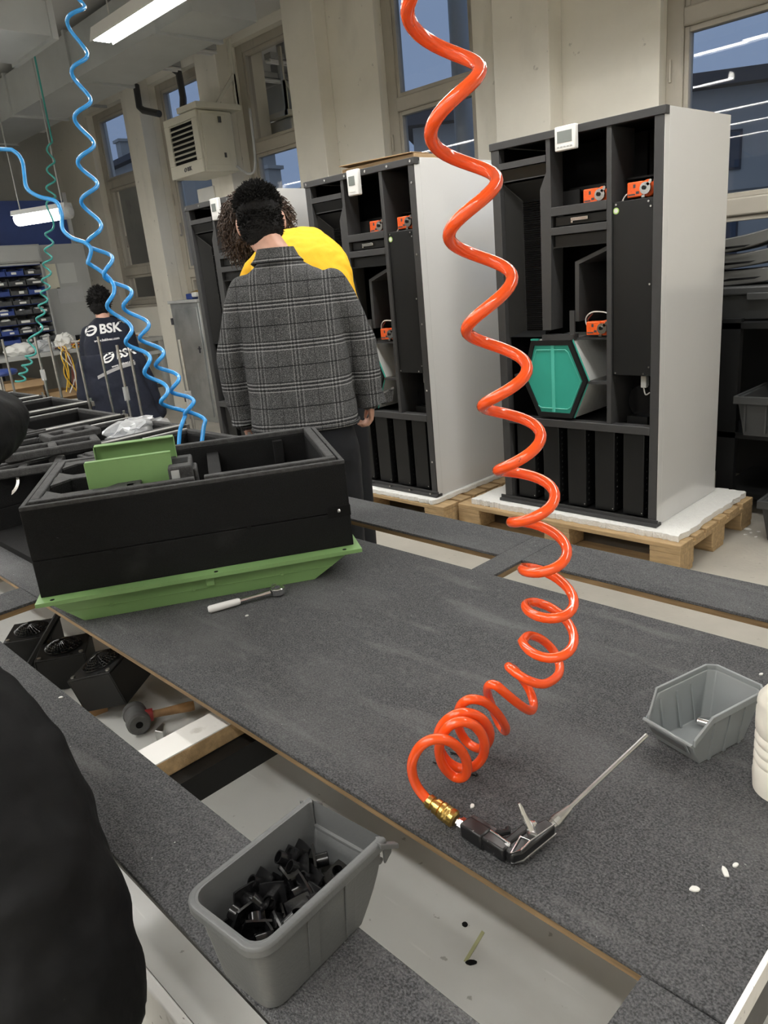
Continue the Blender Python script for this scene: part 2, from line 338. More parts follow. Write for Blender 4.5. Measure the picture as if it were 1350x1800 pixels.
building((-9, 27.5), .62, 26, 6.3, 9, 5, 13, 'pale apartment block with dark roof seen through the window behind the rack')
building((-56, 27), -.1, 15, 10.5, 9, 5, 7, 'pale apartment block with chimneys seen through the window nearest the bench')
building((-36, 26), .1, 14, 5.6, 9, 4, 7, 'lower pale building seen through the middle windows')
struct('ground_outside', MB().box((-120, 1.9, -6.3), (80, 120, -6)), mat('asphalt', (.10, .10, .105), .9, var=.1))

# ================================================================== CEILING SERVICES
def duct(name, a, b, label, seams, axis):
    root = empty(name, a, label, 'duct'); part('duct_body', MB().box(a, b), M['duct'], root)
    for s in seams:
        aa, bb = [x - .02 for x in a], [x + .02 for x in b]; aa[axis] = s; bb[axis] = s + .04
        part('flange', MB().box(aa, bb), M['duct'], root)
    return root
duct('ventilation_duct', (-4.95, -6.5, 3.15), (-4.2, -.42, 3.36), 'flat galvanised duct crossing the ceiling above the coiled blue hose', (-5.2, -3.9, -2.6, -1.3, -.47), 1)
duct('ventilation_duct', (-9.29, .10, 3.14), (-3.3, .62, 3.48), 'long galvanised duct running along the ceiling above the unlit lamps', (-8, -6.6, -5.2, -3.8), 0)
def batten(p0, p1, label):
    p0, p1 = V(p0), V(p1); root = empty('unlit_ceiling_lamp', (p0 + p1) / 2, label, 'lamp', 'unlit battens under the ceiling')
    d = (p1 - p0).normalized(); s = d.cross(V((0, 0, 1)))
    part('lamp_body', MB().prism([p0 + s * .05, p0 - s * .05, p0 - s * .05 + V((0, 0, .05)), p0 + s * .05 + V((0, 0, .05))], p1 - p0), M['conduit'], root)
    for k in (-.032, .032): part('tube', MB().cyl(p0 + s * k + V((0, 0, -.018)), p1 + s * k + V((0, 0, -.018)), .014, seg=8), M['lamp_body'], root, smooth=True)
    for k in (.25, .75): part('bracket', MB().box(lerp(p0, p1, k) - V((.06, .015, .0)), lerp(p0, p1, k) + V((.06, .015, .15))), M['conduit'], root)
batten((-5.62, .68, 3.45), (-5.62, 1.40, 3.45), 'unlit double-tube ceiling lamp above the dark heater pipe')
batten((-5.02, .68, 3.45), (-5.02, 1.42, 3.45), 'unlit double-tube ceiling lamp above the wall heater itself')
batten((-8.7, .66, 3.45), (-8.7, 1.3, 3.45), 'unlit double-tube ceiling lamp above the dark tall cupboard')
hr = empty('ceiling_hatch', (-6.55, .93, 3.56), 'square grey hatch with raised frame in the ceiling before the furthest window', 'hatch')
mb = MB(); a, b = V((-6.85, .72, 3.54)), V((-6.25, 1.12, 3.6))
mb.box((a.x, a.y, a.z), (b.x, a.y + .05, b.z)); mb.box((a.x, b.y - .05, a.z), (b.x, b.y, b.z)); mb.box((a.x, a.y + .05, a.z), (a.x + .05, b.y - .05, b.z)); mb.box((b.x - .05, a.y + .05, a.z), (b.x, b.y - .05, b.z))
part('hatch_frame', mb, M['cab_grey'], hr); part('hatch_panel', MB().box((a.x + .05, a.y + .05, 3.57), (b.x - .05, b.y - .05, 3.6)), M['rubber_grey'], hr)
tag(part('conduit_pipe', MB().tube([(-9.2, .75, 3.5), (-7.6, .75, 3.5), (-7.55, .75, 3.5)], .016, 8).tube([(-7.55, .0, 3.5), (-7.55, 1.58, 3.5)], .016, 8), M['conduit'], smooth=True), 'thin grey conduit running under the ceiling to the far window', 'pipe')
tag(part('heating_pipe', MB().tube([pd(239, 150, 8.0), pd(245, 188, 8.0), pd(252, 194, 7.95), pd(280, 200, 7.8)], .035, 10), M['pipe_dark'], smooth=True), 'dark elbow pipe left of the wall heater', 'pipe')
tag(part('heating_pipe', MB().tube([pd(306, 122, 7.6), pd(314, 128, 7.6), pd(322, 172, 7.5), pd(322, 190, 7.45)], .035, 10), M['pipe_dark'], smooth=True), 'dark pipe dropping into the top of the wall heater', 'pipe')
# lit lamps ---------------------------------------------------------
def pendant(x0, x1, y, z, label, group='lit fluorescent pendants'):
    root = empty('pendant_lamp', ((x0 + x1) / 2, y, z), label, 'lamp', group)
    part('lamp_housing', MB().prism([(x0, y - .078, z - .004), (x0, y - .055, z + .075), (x0, y + .055, z + .075), (x0, y + .078, z - .004), (x0, y + .072, z - .004), (x0, y + .05, z + .062), (x0, y - .05, z + .062), (x0, y - .072, z - .004)], (x1 - x0, 0, 0)), M['lamp_body'], root)
    part('diffuser', MB().prism([(x0 + .005, y - .066, z + .012), (x0 + .005, y - .05, z + .003), (x0 + .005, y + .05, z + .003), (x0 + .005, y + .066, z + .012)], (x1 - x0 - .01, 0, 0)), M['tube_light'], root)
    for x in (x0 + .15, x1 - .15): part('wire', MB().cyl((x, y, z + .065), (x, y, 3.6), .004, seg=6), M['steel'], root)
LZ = 2.9
pendant(-.85, .25, .55, 2.68, 'added lit tube lamp above the ventilation cabinets, out of view, brightening the wall', None)  # unseen lamp, added to brighten the back wall
pendant(-3.37, -1.2, -.545, LZ, 'bright lit tube lamp hanging in view above the row of foam housings', None)
for nm, rows in (('in an added middle row', [(-9.25, -7.5, -1.95), (-7.3, -5.14, -1.95), (-4.1, -1.94, -1.95)]), ('above the work table', [(-.95, 1.2, -.545), (1.5, 3.65, -.545)]), ('behind the camera', [(-4.1, -2.2, -3.9), (-2.1, .06, -3.9), (.4, 2.56, -3.9), (-7.2, -5.04, -3.9)]), ('in an added aisle row', [(-4.0, -1.84, -5.3), (-1.4, .76, -5.3), (1.1, 3.26, -5.3)]), ('in the last row', [(-4.6, -2.44, -6.8), (-1.6, .56, -6.8), (1.4, 3.56, -6.8)])):  # middle and aisle rows are added fill for the far left and lower shelf
    for k, (x0, x1, y) in enumerate(rows): pendant(x0, x1, y, LZ, 'lit tube lamp hanging ' + nm + ', ' + ['first', 'second', 'third', 'fourth'][k] + ' of its row', 'lamps outside the view ' + nm)
# ================================================================== VENTILATION CABINETS
def actuator(root, x, z, y=.03, s=1.0):
    a = part('damper_actuator', MB().box((x - .058, y, z - .03), (x + .012, y + .05, z + .03)).cyl((x + .028, y + .012, z), (x + .028, y + .05, z), .034, seg=20), M['actuator'], root, bevel=.004)
    d = MB().cyl((x + .028, y - .012, z), (x + .028, y + .012, z), .024, seg=18).cbox((x + .045, y - .006, z + .018), (.022, .012, .012), Matrix.Rotation(-.7, 3, 'Y')).cbox((x + .02, y - .006, z - .03), (.014, .012, .01)).cyl((x + .052, y - .014, z + .026), (x + .052, y + .002, z + .026), .006, seg=8)
    part('clamp', d, M['chrome'], a, smooth=True)
    part('shaft', MB().cyl((x + .024, y - .018, z + .002), (x + .024, y, z + .002), .0085, seg=10), M['gloss_black'], a, smooth=True)
    part('print', MB().box((x - .052, y - .0008, z - .022), (x - .022, y, z - .016)).box((x - .03, y - .0008, z + .006), (x - .02, y, z + .02)).box((x - .018, y - .0008, z - .018), (x - .004, y, z - .008)), M['print_dark'], a)
    return a
def wire(root, pts, m='wire_white', r=.003): part('wire', MB().tube(smooth_path(pts), r, 6), M[m], root, smooth=True)
def smooth_path(P, k=6):
    P = [V(p) for p in P]; out = []
    for i in range(len(P) - 1):
        p0, p1, p2, p3 = P[max(i - 1, 0)], P[i], P[i + 1], P[min(i + 2, len(P) - 1)]
        for j in range(k):
            t = j / k; out.append(.5 * ((2 * p1) + (p2 - p0) * t + (2 * p0 - 5 * p1 + 4 * p2 - p3) * t * t + (3 * p1 - p0 - 3 * p2 + p3) * t ** 3))
    out.append(P[-1]); return out
def cabinet(loc, rotz, label, style):
    root = empty('ventilation_cabinet', (0, 0, 0), label, 'cabinet', 'ventilation cabinets on pallets')
    W, D, H = .852, .636, 1.754; Z = .175
    def P(name, mb, m, r=root, **k): return part(name, mb, M[m], r, **k)
    P('side_panel', MB().box((-.012, .046, .0), (0.003, D, H)).box((.0005, .004, .0), (.003, .046, 1.722)), 'white_gloss', bevel=.002)
    P('side_panel', MB().box((-W, .022, .012), (-W + .012, D, H - .004)), 'white_gloss', bevel=.002)
    P('back_panel', MB().box((-W + .012, D - .012, .01), (-.012, D, H)), 'black')
    P('top_panel', MB().box((-W, .02, H - .014), (0, D - .012, H)), 'black')
    P('bottom_panel', MB().box((-W + .012, .03, .0), (-.012, D - .012, .02)), 'black')
    P('liner', MB().box((-W + .013, D - .2, .022), (-.013, D - .19, H - .02)).box((-W + .012, .03, .02), (-W + .016, D - .19, H - .02)).box((-.016, .03, .02), (-.012, D - .19, H - .02)), 'void')
    g = 'graphite'
    P('top_rail', MB().box((-W - .006, -.004, 1.722), (.01, .03, H)), g, bevel=.002)
    P('base_rail', MB().box((-W - .024, -.022, 0), (.012, .03, .014)).box((-W - .024, -.006, .0), (.012, .0, .03)), g)
    P('post', MB().box((-W, 0, .014), (-.807, .045, 1.722)), g, bevel=.002); P('post', MB().box((-.039, 0, .014), (0.0, .045, 1.722)), g, bevel=.002)
    P('divider', MB().prism([(-.549, .002, 1.722), (-.549, .002, 1.59), (-.585, .002, 1.52), (-.590, .002, .895), (-.542, .002, .895), (-.527, .002, 1.45), (-.527, .002, 1.722)], (0, .10, 0)), g)
    P('divider', MB().box((-.251, .002, .45), (-.228, .20, 1.722)), g, bevel=.002)
    P('middle_rail', MB().box((-.820, -.003, .425), (-.036, .05, .463)), g, bevel=.003)
    P('lower_shelf', MB().box((-.83, .05, .44), (-.02, D - .2, .45)), 'black')
    # left bay: two louvre bars over a funnel with a ribbed grille
    P('louvre', MB().prism([(-.807, .0, 1.634), (-.807, .0, 1.661), (-.807, .02, 1.661), (-.807, .035, 1.634)], (.256, 0, 0)), g)
    P('louvre', MB().prism([(-.800, .02, 1.582), (-.800, .006, 1.630), (-.800, .02, 1.634), (-.800, .04, 1.584)], (.247, 0, 0)), 'black')
    P('louvre_lip', MB().box((-.795, .016, 1.578), (-.553, .026, 1.582)), g)
    fo = [(-.805, .03, 1.57), (-.56, .03, 1.57), (-.592, .03, 1.49), (-.592, .03, .86), (-.805, .03, .86)]
    fi = [(-.742, .09, 1.49), (-.60, .09, 1.49), (-.60, .09, 1.49), (-.60, .09, .885), (-.742, .09, .885)]
    mb = MB()
    for i in range(5): mb.quad(fo[i], fo[(i + 1) % 5], fi[(i + 1) % 5], fi[i])
    P('funnel', mb, 'black')
    P('grille_back', MB().box((-.742, .09, .885), (-.60, .1, 1.49)), 'void')
    mb = MB()
    for k in range(62):
        z = .892 + k * .0096; mb.prism([(-.74, .09, z), (-.74, .083, z + .002), (-.74, .09, z + .005)], (.138, 0, 0))
    tag(P('grille_ribs', mb, 'black'), kind='stuff')
    P('funnel_edge', MB().tube([fo[0], fi[0]], .003, 6).tube([fi[0], fi[4]], .002, 6), g)
    # middle bay
    P('inner_shelf', MB().box((-.527, .16, 1.508), (-.251, .40, 1.516)).box((-.527, .155, 1.50), (-.251, .16, 1.518)), 'black')
    P('shelf_back', MB().box((-.527, .10, 1.43), (-.44, .11, 1.505)), 'black')
    for za, zb in ((1.400, 1.438), (1.318, 1.351)): P('cross_rail', MB().box((-.530, .0, za), (-.249, .04, zb)), g, bevel=.002)
    dr = P('drawer', MB().box((-.518, .02, 1.355), (-.254, .045, 1.396)), 'black', bevel=.003)
    P('handle', MB().box((-.432, .008, 1.37), (-.346, .013, 1.386)).box((-.432, .008, 1.362), (-.422, .022, 1.376)).box((-.356, .01, 1.37), (-.346, .022, 1.386)), 'chrome', dr, bevel=.002)
    P('drip_tray', MB().box((-.520, .02, 1.267), (-.254, .06, 1.315)).box((-.522, .006, 1.262), (-.252, .02, 1.267)), 'black')
    P('air_guide', MB().prism([(-.251, .03, 1.255), (-.251, .03, 1.236), (-.405, .03, 1.184), (-.408, .03, .93), (-.428, .03, .93), (-.425, .03, 1.195)], (0, .30, 0)), g)
    P('air_guide_panel', MB().box((-.42, .30, .9), (-.251, .31, 1.25)), 'void')
    P('stop_plate', MB().box((-.452, .02, .86), (-.428, .03, .98)), g)
    P('bay_wall', MB().box((-.60, .34, .46), (-.24, .35, 1.72)), 'void')
    actuator(root, -.322, 1.464, .03); actuator(root, -.313, .897, .03)
    P('actuator_shelf', MB().box((-.425, .04, .845), (-.251, .2, .855)), g)
    wire(root, [(-.376, .09, 1.45), (-.40, .08, 1.445), (-.405, .08, 1.432), (-.37, .08, 1.425)]); wire(root, [(-.26, .07, 1.44), (-.25, .06, 1.436)])
    wire(root, [(-.354, .07, .895), (-.385, .06, .91), (-.388, .06, .945), (-.35, .05, .968), (-.30, .06, .966), (-.25, .05, .955)]); wire(root, [(-.354, .072, .9), (-.38, .06, .93), (-.35, .055, .962)], 'wire_brown')
    # right bay
    actuator(root, -.113, 1.463, .03)
    wire(root, [(-.176, .09, 1.452), (-.20, .08, 1.45), (-.212, .07, 1.43), (-.205, .06, 1.428)]); wire(root, [(-.176, .09, 1.458), (-.20, .085, 1.455), (-.218, .08, 1.43)], 'wire_brown')
    P('inner_shelf', MB().box((-.228, .13, 1.512), (-.039, .40, 1.52)), 'black')
    P('bay_wall', MB().box((-.228, .34, .46), (-.02, .35, 1.72)), 'void')
    cp = P('cover_panel', MB().box((-.226, .012, .69), (-.041, .03, 1.424)), 'filter', bevel=.002)
    for x, z in ((-.208, 1.412), (-.062, 1.41), (-.052, 1.39), (-.052, 1.08), (-.21, .70), (-.075, .70), (-.05, .73)): P('screw', MB().cyl((x, .005, z), (x, .014, z), .0045, seg=8), 'chrome', cp)
    P('sticker', MB().cyl((-.211, .0105, 1.388), (-.211, .012, 1.388), .0135, seg=20), 'label_green', cp); P('sticker_ring', MB().lathe((-.211, .0095, 1.388), (0, 1, 0), [(0, .009), (.001, .009)], 16), 'paper', cp)
    P('connector', MB().box((-.135, .10, .62), (-.108, .13, .675)), 'white_plastic', bevel=.003); wire(root, [(-.12, .11, .675), (-.10, .1, .69)]); wire(root, [(-.125, .11, .62), (-.11, .1, .59), (-.09, .1, .60)])
    P('fan_clamp', MB().cyl((-.055, .06, .62), (-.055, .09, .62), .014, seg=12), 'chrome', smooth=True)
    P('fan_rotor', MB().lathe((-.13, .12, .555), (0, 1, 0), [(0, .02), (.0, .075), (.03, .08), (.05, .08)], 24), 'gloss_black', smooth=True)
    P('fan_box', MB().box((-.19, .08, .452), (-.09, .2, .49)), 'filter')
    # heat exchanger
    hx = [(-.655, .846), (-.437, .848), (-.351, .658), (-.432, .476), (-.623, .476), (-.710, .655)]; cx, cz = -.53, .66
    def sc(k): return [(cx + (x - cx) * k, cz + (z - cz) * k) for x, z in hx]
    he = P('heat_exchanger', MB().prism([(x, .012, z) for x, z in hx], (0, .32, 0)), 'exch_white')
    mb = MB(); o, i_ = hx, sc(.875)
    for k in range(6): mb.prism([(o[k][0], -.004, o[k][1]), (o[(k + 1) % 6][0], -.004, o[(k + 1) % 6][1]), (i_[(k + 1) % 6][0], -.004, i_[(k + 1) % 6][1]), (i_[k][0], -.004, i_[k][1])], (0, .016, 0))
    P('end_frame', mb, 'black', he)
    P('end_cap', MB().prism([(x, .004, z) for x, z in sc(.88)], (0, .008, 0)), 'teal', he)
    P('edge_strip', MB().tube([(hx[1][0] + .004, .014, hx[1][1]), (hx[2][0] + .004, .014, hx[2][1])], .004, 6).tube([(hx[2][0] + .004, .014, hx[2][1]), (hx[3][0] + .004, .014, hx[3][1])], .003, 6).box((-.66, .0, .846), (-.62, .02, .853)), 'teal', he)
    inner = [(-.630, .80), (-.468, .803), (-.452, .79), (-.385, .655), (-.44, .53), (-.46, .518), (-.61, .518), (-.63, .53), (-.69, .655)]
    P('raised_rib', MB().tube([(x, .003, z) for x, z in inner], .003, 6, closed=True).box((-.545, .0, .50), (-.528, .005, .825)), 'teal_light', he)
    P('rest_bar', MB().box((-.36, .01, .645), (-.251, .05, .657)), g)
    P('upper_block', MB().box((-.60, .01, .845), (-.43, .06, .872)), g)
    P('side_shell', MB().box((-.80, .05, .66), (-.705, .3, .67)), g)
    # five bag filters below
    for xa, xb in ((-.776, -.670), (-.618, -.524), (-.475, -.374), (-.324, -.221), (-.176, -.072)):
        f = P('filter_cell', MB().box((xa, .02, .03), (xb, .30, .423)), 'filter', bevel=.003)
        mb = MB()
        for k in range(12): mb.cbox((xb + .0005, .05, .06 + k * .03), (.001, .008, .008))
        P('rivet_row', mb, 'graphite', f)['kind'] = 'stuff'
        P('screw', MB().cyl((xb - .006, .016, .045), (xb - .006, .022, .045), .003, seg=6), 'chrome', f)
    # controller hung on the top rail
    if style == 0:
        c = P('controller', MB().box((-.482, -.03, 1.660), (-.379, -.004, 1.757)), 'white_plastic', bevel=.004)
        P('screen', MB().box((-.468, -.0315, 1.692), (-.396, -.0295, 1.737)), 'screen', c)
        for k in range(5): P('button', MB().box((-.470 + k * .016, -.0315, 1.672), (-.459 + k * .016, -.0295, 1.677)), 'conduit', c)
    else:
        x0 = -.462 if style == 1 else -.50
        c = P('controller', MB().box((x0, -.03, 1.63), (x0 + .088, -.004, 1.757)), 'white_plastic', bevel=.006)
        P('screen', MB().box((x0 + .016, -.0315, 1.68), (x0 + .062, -.0295, 1.725)), 'screen', c)
        P('button', MB().box((x0 + .014, -.0315, 1.648), (x0 + .062, -.0295, 1.656)), 'paper', c)
        for k in range(6): P('screw', MB().cyl((-.83 + k * .163, -.008, 1.738), (-.83 + k * .163, 0, 1.738), .007, seg=8), 'chrome', root)
        for z in (.2, .6, .95, 1.3, 1.64): P('screw', MB().cyl((-.018, -.004, z), (-.018, .002, z), .006, seg=8), 'chrome', root)
        for k in range(6): P('screw', MB().cyl((-.83 + k * .16, -.028, .02), (-.83 + k * .16, -.004, .02), .005, seg=8), 'chrome', root)
    root.matrix_basis = Matrix.Translation(V(loc)) @ Matrix.Rotation(rotz, 4, 'Z')
    return root
cabinet((0, 0, .175), 0, 'ventilation cabinet nearest the grey bins, with a landscape white controller on its top rail', 0)
cabinet((-1.2215, -.1406, .175), 0, 'middle ventilation cabinet with white side, behind the yellow sweater and orange hose', 1)
cabinet((-2.31, -.28, .175), 0, 'ventilation cabinet beside the zinc locker, mostly hidden by the two people', 2)

# ================================================================== PALLETS AND FOAM
def pallet(loc, label):
    r = empty('wooden_pallet', (0, 0, 0), label, 'pallet', 'wooden pallets under the cabinets'); L, D = 1.272, .82
    for k, w_ in enumerate((.13, .09, .12, .09, .12, .13)):
        y = (.0, .152, .27, .415, .53, .69)[k]; part('top_board', MB().box((-L, y, .122), (0, y + w_, .144)), M['pine'], r, bevel=.003)
    for x in (0, -.565, -1.127): part('stringer_board', MB().box((x - .145, 0, .1), (x, D, .122)), M['pine'], r, bevel=.002)
    for x in (0, -.565, -1.127):
        for y in (0, .34, .68): part('block', MB().box((x - .145, y, .022), (x, y + .14, .1)), M['pine'], r, bevel=.004)
    for y in (.0, .34, .68): part('bottom_board', MB().box((-L, y + .01, 0), (0, y + .13, .022)), M['pine'], r, bevel=.002)
    r.matrix_basis = Matrix.Translation(V(loc)); return r
pallet((.168, -.105, 0), 'light wooden pallet under the cabinet beside the rack')
pallet((-1.125, -.205, 0), 'light wooden pallet under the middle cabinet')
pallet((-2.42, -.34, 0), 'light wooden pallet under the cabinet nearest the locker')
def foam(x0, x1, y0, y1, z, th, label):
    pts = []; n = 26
    def edge(a, b, k):
        for i in range(k): t = i / k; pts.append((lerp(a[0], b[0], t) + random.uniform(-.007, .007), lerp(a[1], b[1], t) + random.uniform(-.007, .007)))
    edge((x0, y0), (x1, y0), n * 2); edge((x1, y0), (x1, y1), n); edge((x1, y1), (x0, y1), n * 2); edge((x0, y1), (x0, y0), n)
    tag(part('foam_sheet', MB().prism([(x, y, z) for x, y in pts], (0, 0, th)), M['foam'], bevel=.004), label, 'foam sheet', 'polystyrene sheets under the cabinets')
foam(-.58, .14, -.065, .70, .1445, .029, 'white polystyrene sheet with ragged edge, topmost on the pallet beside the rack')
foam(-1.03, -.60, -.07, .70, .1445, .029, 'white polystyrene slab sticking out on the pallet beside the middle cabinet')
foam(-2.1, -1.2, -.20, .53, .1445, .029, 'white polystyrene sheet under the middle cabinet')
foam(-3.25, -2.3, -.33, .38, .1445, .029, 'white polystyrene sheet under the cabinet nearest the locker')
cb = empty('cardboard_box', (-1.62, .1, 1.93), 'brown cardboard box lying on top of the middle cabinet', 'box')
part('box_body', MB().box((-1.92, .02, 1.929), (-1.36, .30, 1.975)), M['card'], cb, bevel=.004); part('box_flap', MB().prism([(-1.92, .0, 1.99), (-1.36, .0, 1.976), (-1.36, .14, 1.976), (-1.92, .14, 1.978)], (0, 0, .004)), M['card'], cb)
# ================================================================== ASSEMBLY TABLE
HT = .66
tb = empty('assembly_table', (-.6, -2.1, 0), 'long low assembly table covered with black granule mats, with open channels', 'table')
def slab(x0, x1, y0, y1, nm='mat', edge=0):
    j = lambda: random.uniform(-.0012, .0012)
    part(nm, MB().box((x0, y0 + j(), HT - .008), (x1, y1 + j(), HT)), M['mat'], tb, bevel=.0015)
    part('board', MB().box((x0 + .001, y0 + .003, HT - .022), (x1 - .001, y1 - .003, HT - .008)), M['black' if edge else 'ply'], tb)
XR = 1.323
slab(-1.9, XR, -2.535, -1.745)                 # main field
slab(-.50, 1.233, -2.845, -2.70, edge=1); slab(-1.9, -.64, -2.845, -2.70, edge=1)
slab(1.234, XR, -2.845, -2.538); slab(-.639, -.501, -2.845, -2.538)
slab(-1.9, .352, -1.625, -1.46); slab(.353, .425, -1.744, -1.46); slab(.426, XR, -1.625, -1.46)
slab(-4.6, -1.905, -2.62, -1.46); slab(-4.6, -1.905, -2.9, -2.66)
part('edge_strip', MB().box((XR, -2.845, HT - .03), (XR + .006, -1.46, HT + .001)), M['laminate_white'], tb)
part('edge_strip', MB().box((-.5, -2.7025, HT - .024), (1.233, -2.7, HT - .004)), M['laminate_white'], tb)
part('end_rail', MB().box((XR - .02, -2.80, HT - .10), (XR + .004, -1.5, HT - .031)), M['rubber_grey'], tb)
for x in (-4.4, -1.85, -.57, 1.2):
    for y in (-2.72, -1.56): part('leg', MB().box((x, y - .03, 0), (x + .06, y + .03, HT - .0225)), M['black'], tb)
for y in (-2.82, -1.52): part('side_rail', MB().box((-4.6, y, HT - .055), (1.3, y + .03, HT - .0225)), M['black'], tb)
part('support_rail', MB().box((-4.6, -2.36, HT - .055), (1.3, -2.33, HT - .0225)), M['black'], tb)
part('cross_beam', MB().box((.30, -2.80, .505), (.392, -1.8, .562)), M['black'], tb)
part('shelf', MB().box((-1.6, -2.815, .345), (1.30, -2.05, .37)), M['laminate'], tb)
part('shelf_front', MB().box((-.4, -2.835, .16), (1.30, -2.8155, .371)), M['laminate_white'], tb, bevel=.004)
part('shelf_leg', MB().box((-1.5, -2.7, 0), (-1.44, -2.2, .345)).box((1.1, -2.7, 0), (1.16, -2.2, .345)), M['black'], tb)
# debris lying on the mats
def fleck(name, px, py, L, wd, m, label, cat, g, z=HT):
    c = at(px, py, 2, z); r = MB(); n = 9; a0 = random.random() * 6; pts = []
    for k in range(n):
        t = 2 * math.pi * k / n; d = V((math.cos(t) * L, math.sin(t) * wd, 0)) * random.uniform(.8, 1.1); d.rotate(Euler((0, 0, a0))); pts.append(c + d)
    tag(part(name, r.prism(pts, (0, 0, .0025)), M[m], bevel=.0006), label, cat, g)
for k, (px, py, L, wd, t) in enumerate([(1275, 1534, .0095, .004, 'larger pale yellow foam scrap on the mat near the right edge'), (1293, 1522, .005, .003, 'small pale foam crumb just behind the pale yellow scrap'), (1221, 1564, .007, .0045, 'white foam chip on the mat left of the pale yellow scrap')]): fleck('foam_scrap', px, py, L, wd, 'paper', t, 'scrap', 'foam scraps on the mat')
for px, py, t in ((434, 1083, 'white curl of shaving below the ratchet wrench'), (830, 1418, 'white crumb just above the black air gun'), (1338, 1186, 'white chip on the mat behind the small grey bin'), (107, 1227, 'white crumb on the near mat strip at the left')): fleck('foam_crumb', px, py, .005, .003, 'paper', t, 'scrap', 'small white crumbs on the table')
fleck('rubber_ring_scrap', 817, 1626, .005, .005, 'void', 'small black rubber ring on the light grey shelf', 'ring', None, .37)
fleck('plastic_chip', 828, 1693, .010, .005, 'void', 'black plastic chip on the light grey shelf', 'chip', None, .37)
tag(part('drip_mark', MB().prism([at(815, 1690, 2, .3702), at(822, 1690, 2, .3702), at(852, 1640, 2, .3702), at(847, 1636, 2, .3702)], (0, 0, .001)), mat('dried_glue', (.40, .40, .22), .4)), 'yellowish dried glue streak on the light grey shelf', 'glue streak')
for a, b in (((762, 1338), (838, 1362)), ((792, 1320), (842, 1340))):
    tag(part('cable_tie', MB().tube([at(*a, 2, HT + .003), at((a[0] + b[0]) / 2, (a[1] + b[1]) / 2 - 3, 2, HT + .004), at(*b, 2, HT + .003)], .0028, 6), M['black_cable']), 'black plastic strip under the last orange coils, ' + ('longer, nearer the bin' if a[0] == 762 else 'shorter, inside the coils'), 'cable tie', 'black strips under the orange hose')

# wooden block, mallet, fan boxes in the channel ---------------------
wb = empty('wooden_block', (.32, -2.58, .562), 'wooden block with scuffed white top bridging the channel', 'block')
part('block_body', MB().box((.288, -2.70, .5625), (.355, -2.46, .598)), M['pine'], wb, bevel=.002); part('white_face', MB().box((.288, -2.70, .598), (.355, -2.46, .6005)), M['laminate_white'], wb)
h0, h1 = at(240, 1262, 2, .405), at(341, 1240, 2, .395); d = (h1 - h0).normalized(); up = V((0, 0, 1)); sd = d.cross(up).normalized()
ml = empty('mallet', h0, 'small grey rubber mallet with wooden handle on the shelf in the channel', 'mallet')
hd = (sd * .94 + d * .10 + up * -.0).normalized()
part('handle', MB().tube([h0 + d * .008, h0 + d * .06, h0 + d * .13, h1], [.011, .010, .0135, .0125], 12), M['wood'], ml, smooth=True)
part('head', MB().lathe(h0 - hd * .038, hd, [(0, .024), (.004, .029), (.02, .030), (.022, .027), (.054, .027), (.056, .030), (.072, .029), (.076, .024)], 24), M['rubber_grey'], ml, smooth=True)
part('head_dimple', MB().cyl(h0 + hd * .0381, h0 + hd * .0386, .009, seg=14), M['void'], ml); part('collar', MB().cyl(h0 + d * .022, h0 + d * .040, .0165, seg=12), M['red'], ml, smooth=True)
tag(part('tin_scrap', MB().prism([at(275, 1303, 2, .375), at(290, 1287, 2, .375), at(293, 1290, 2, .375), at(290, 1305, 2, .375)], (0, 0, .03)), M['steel'], bevel=.002), 'grey metal offcut behind the wooden block', 'offcut')
tag(part('wooden_batten', MB().cbox((-.33, -2.62, .385), (.03, .25, .03), RZ(-.15)), M['wood']), 'brown wooden batten lying on the shelf under the tilted fan box', 'batten')
def fan_box(c, rz, tilt, label):
    r = empty('fan_box', (0, 0, 0), label, 'fan', 'black fan boxes in the channel'); s = .068; h = .10
    mb = MB().box((-s, -s, h - .004), (s, s, h)).box((-s, -s, 0), (-s + .004, s, h - .004)).box((s - .004, -s, 0), (s, s, h - .004)).box((-s + .004, -s, 0), (s - .004, -s + .004, h - .004)).box((-s + .004, s - .004, 0), (s - .004, s, h - .004))
    part('casing', mb, M['black'], r, bevel=.0015)
    mb = MB()
    for k in range(7): mb.tube([V((math.cos(t) * (.009 + k * .0068), math.sin(t) * (.009 + k * .0068), h + .02 - (k / 6) ** 2 * .016)) for t in [2 * math.pi * i / 28 for i in range(28)]], .0013, 5, closed=True)
    for k in range(30):
        t = 2 * math.pi * k / 30; mb.tube([V((math.cos(t + a * .4) * a * .050, math.sin(t + a * .4) * a * .050, h + .022 - a * a * .018)) for a in (.15, .4, .7, 1)], .0013, 5)
    part('fan_guard', mb, M['gloss_black'], r, smooth=True)
    part('hub', MB().cyl((0, 0, h), (0, 0, h + .02), .009), M['gloss_black'], r, smooth=True)
    for x in (-.056, .056): part('screw', MB().cyl((x, -.056, h), (x, -.056, h + .004), .006, seg=8), M['steel'], r)
    part('slot', MB().cyl((.03, -.06, h), (.03, -.06, h + .0006), .005, seg=10), M['void'], r)
    r.matrix_basis = Matrix.Translation(V(c)) @ Euler((tilt[0], tilt[1], rz)).to_matrix().to_4x4(); return r
fan_box((-.567, -2.486, .372), 1.03, (0, 0), 'black fan box with round wire guard, standing flat on the shelf in the channel')
fan_box((-.285, -2.462, .415), .55, (.10, -.25), 'black fan box tilted over a batten, nearer the mallet')
fan_box((-.77, -2.50, .372), 1.0, (0, 0), 'black fan box behind a diagonal strut, furthest left in the channel')
tag(part('diagonal_strut', MB().tube([(-.66, -2.60, .375), (-.62, -2.40, .615)], .010, 6), M['black']), 'thin black strut leaning over the fan boxes', 'strut')

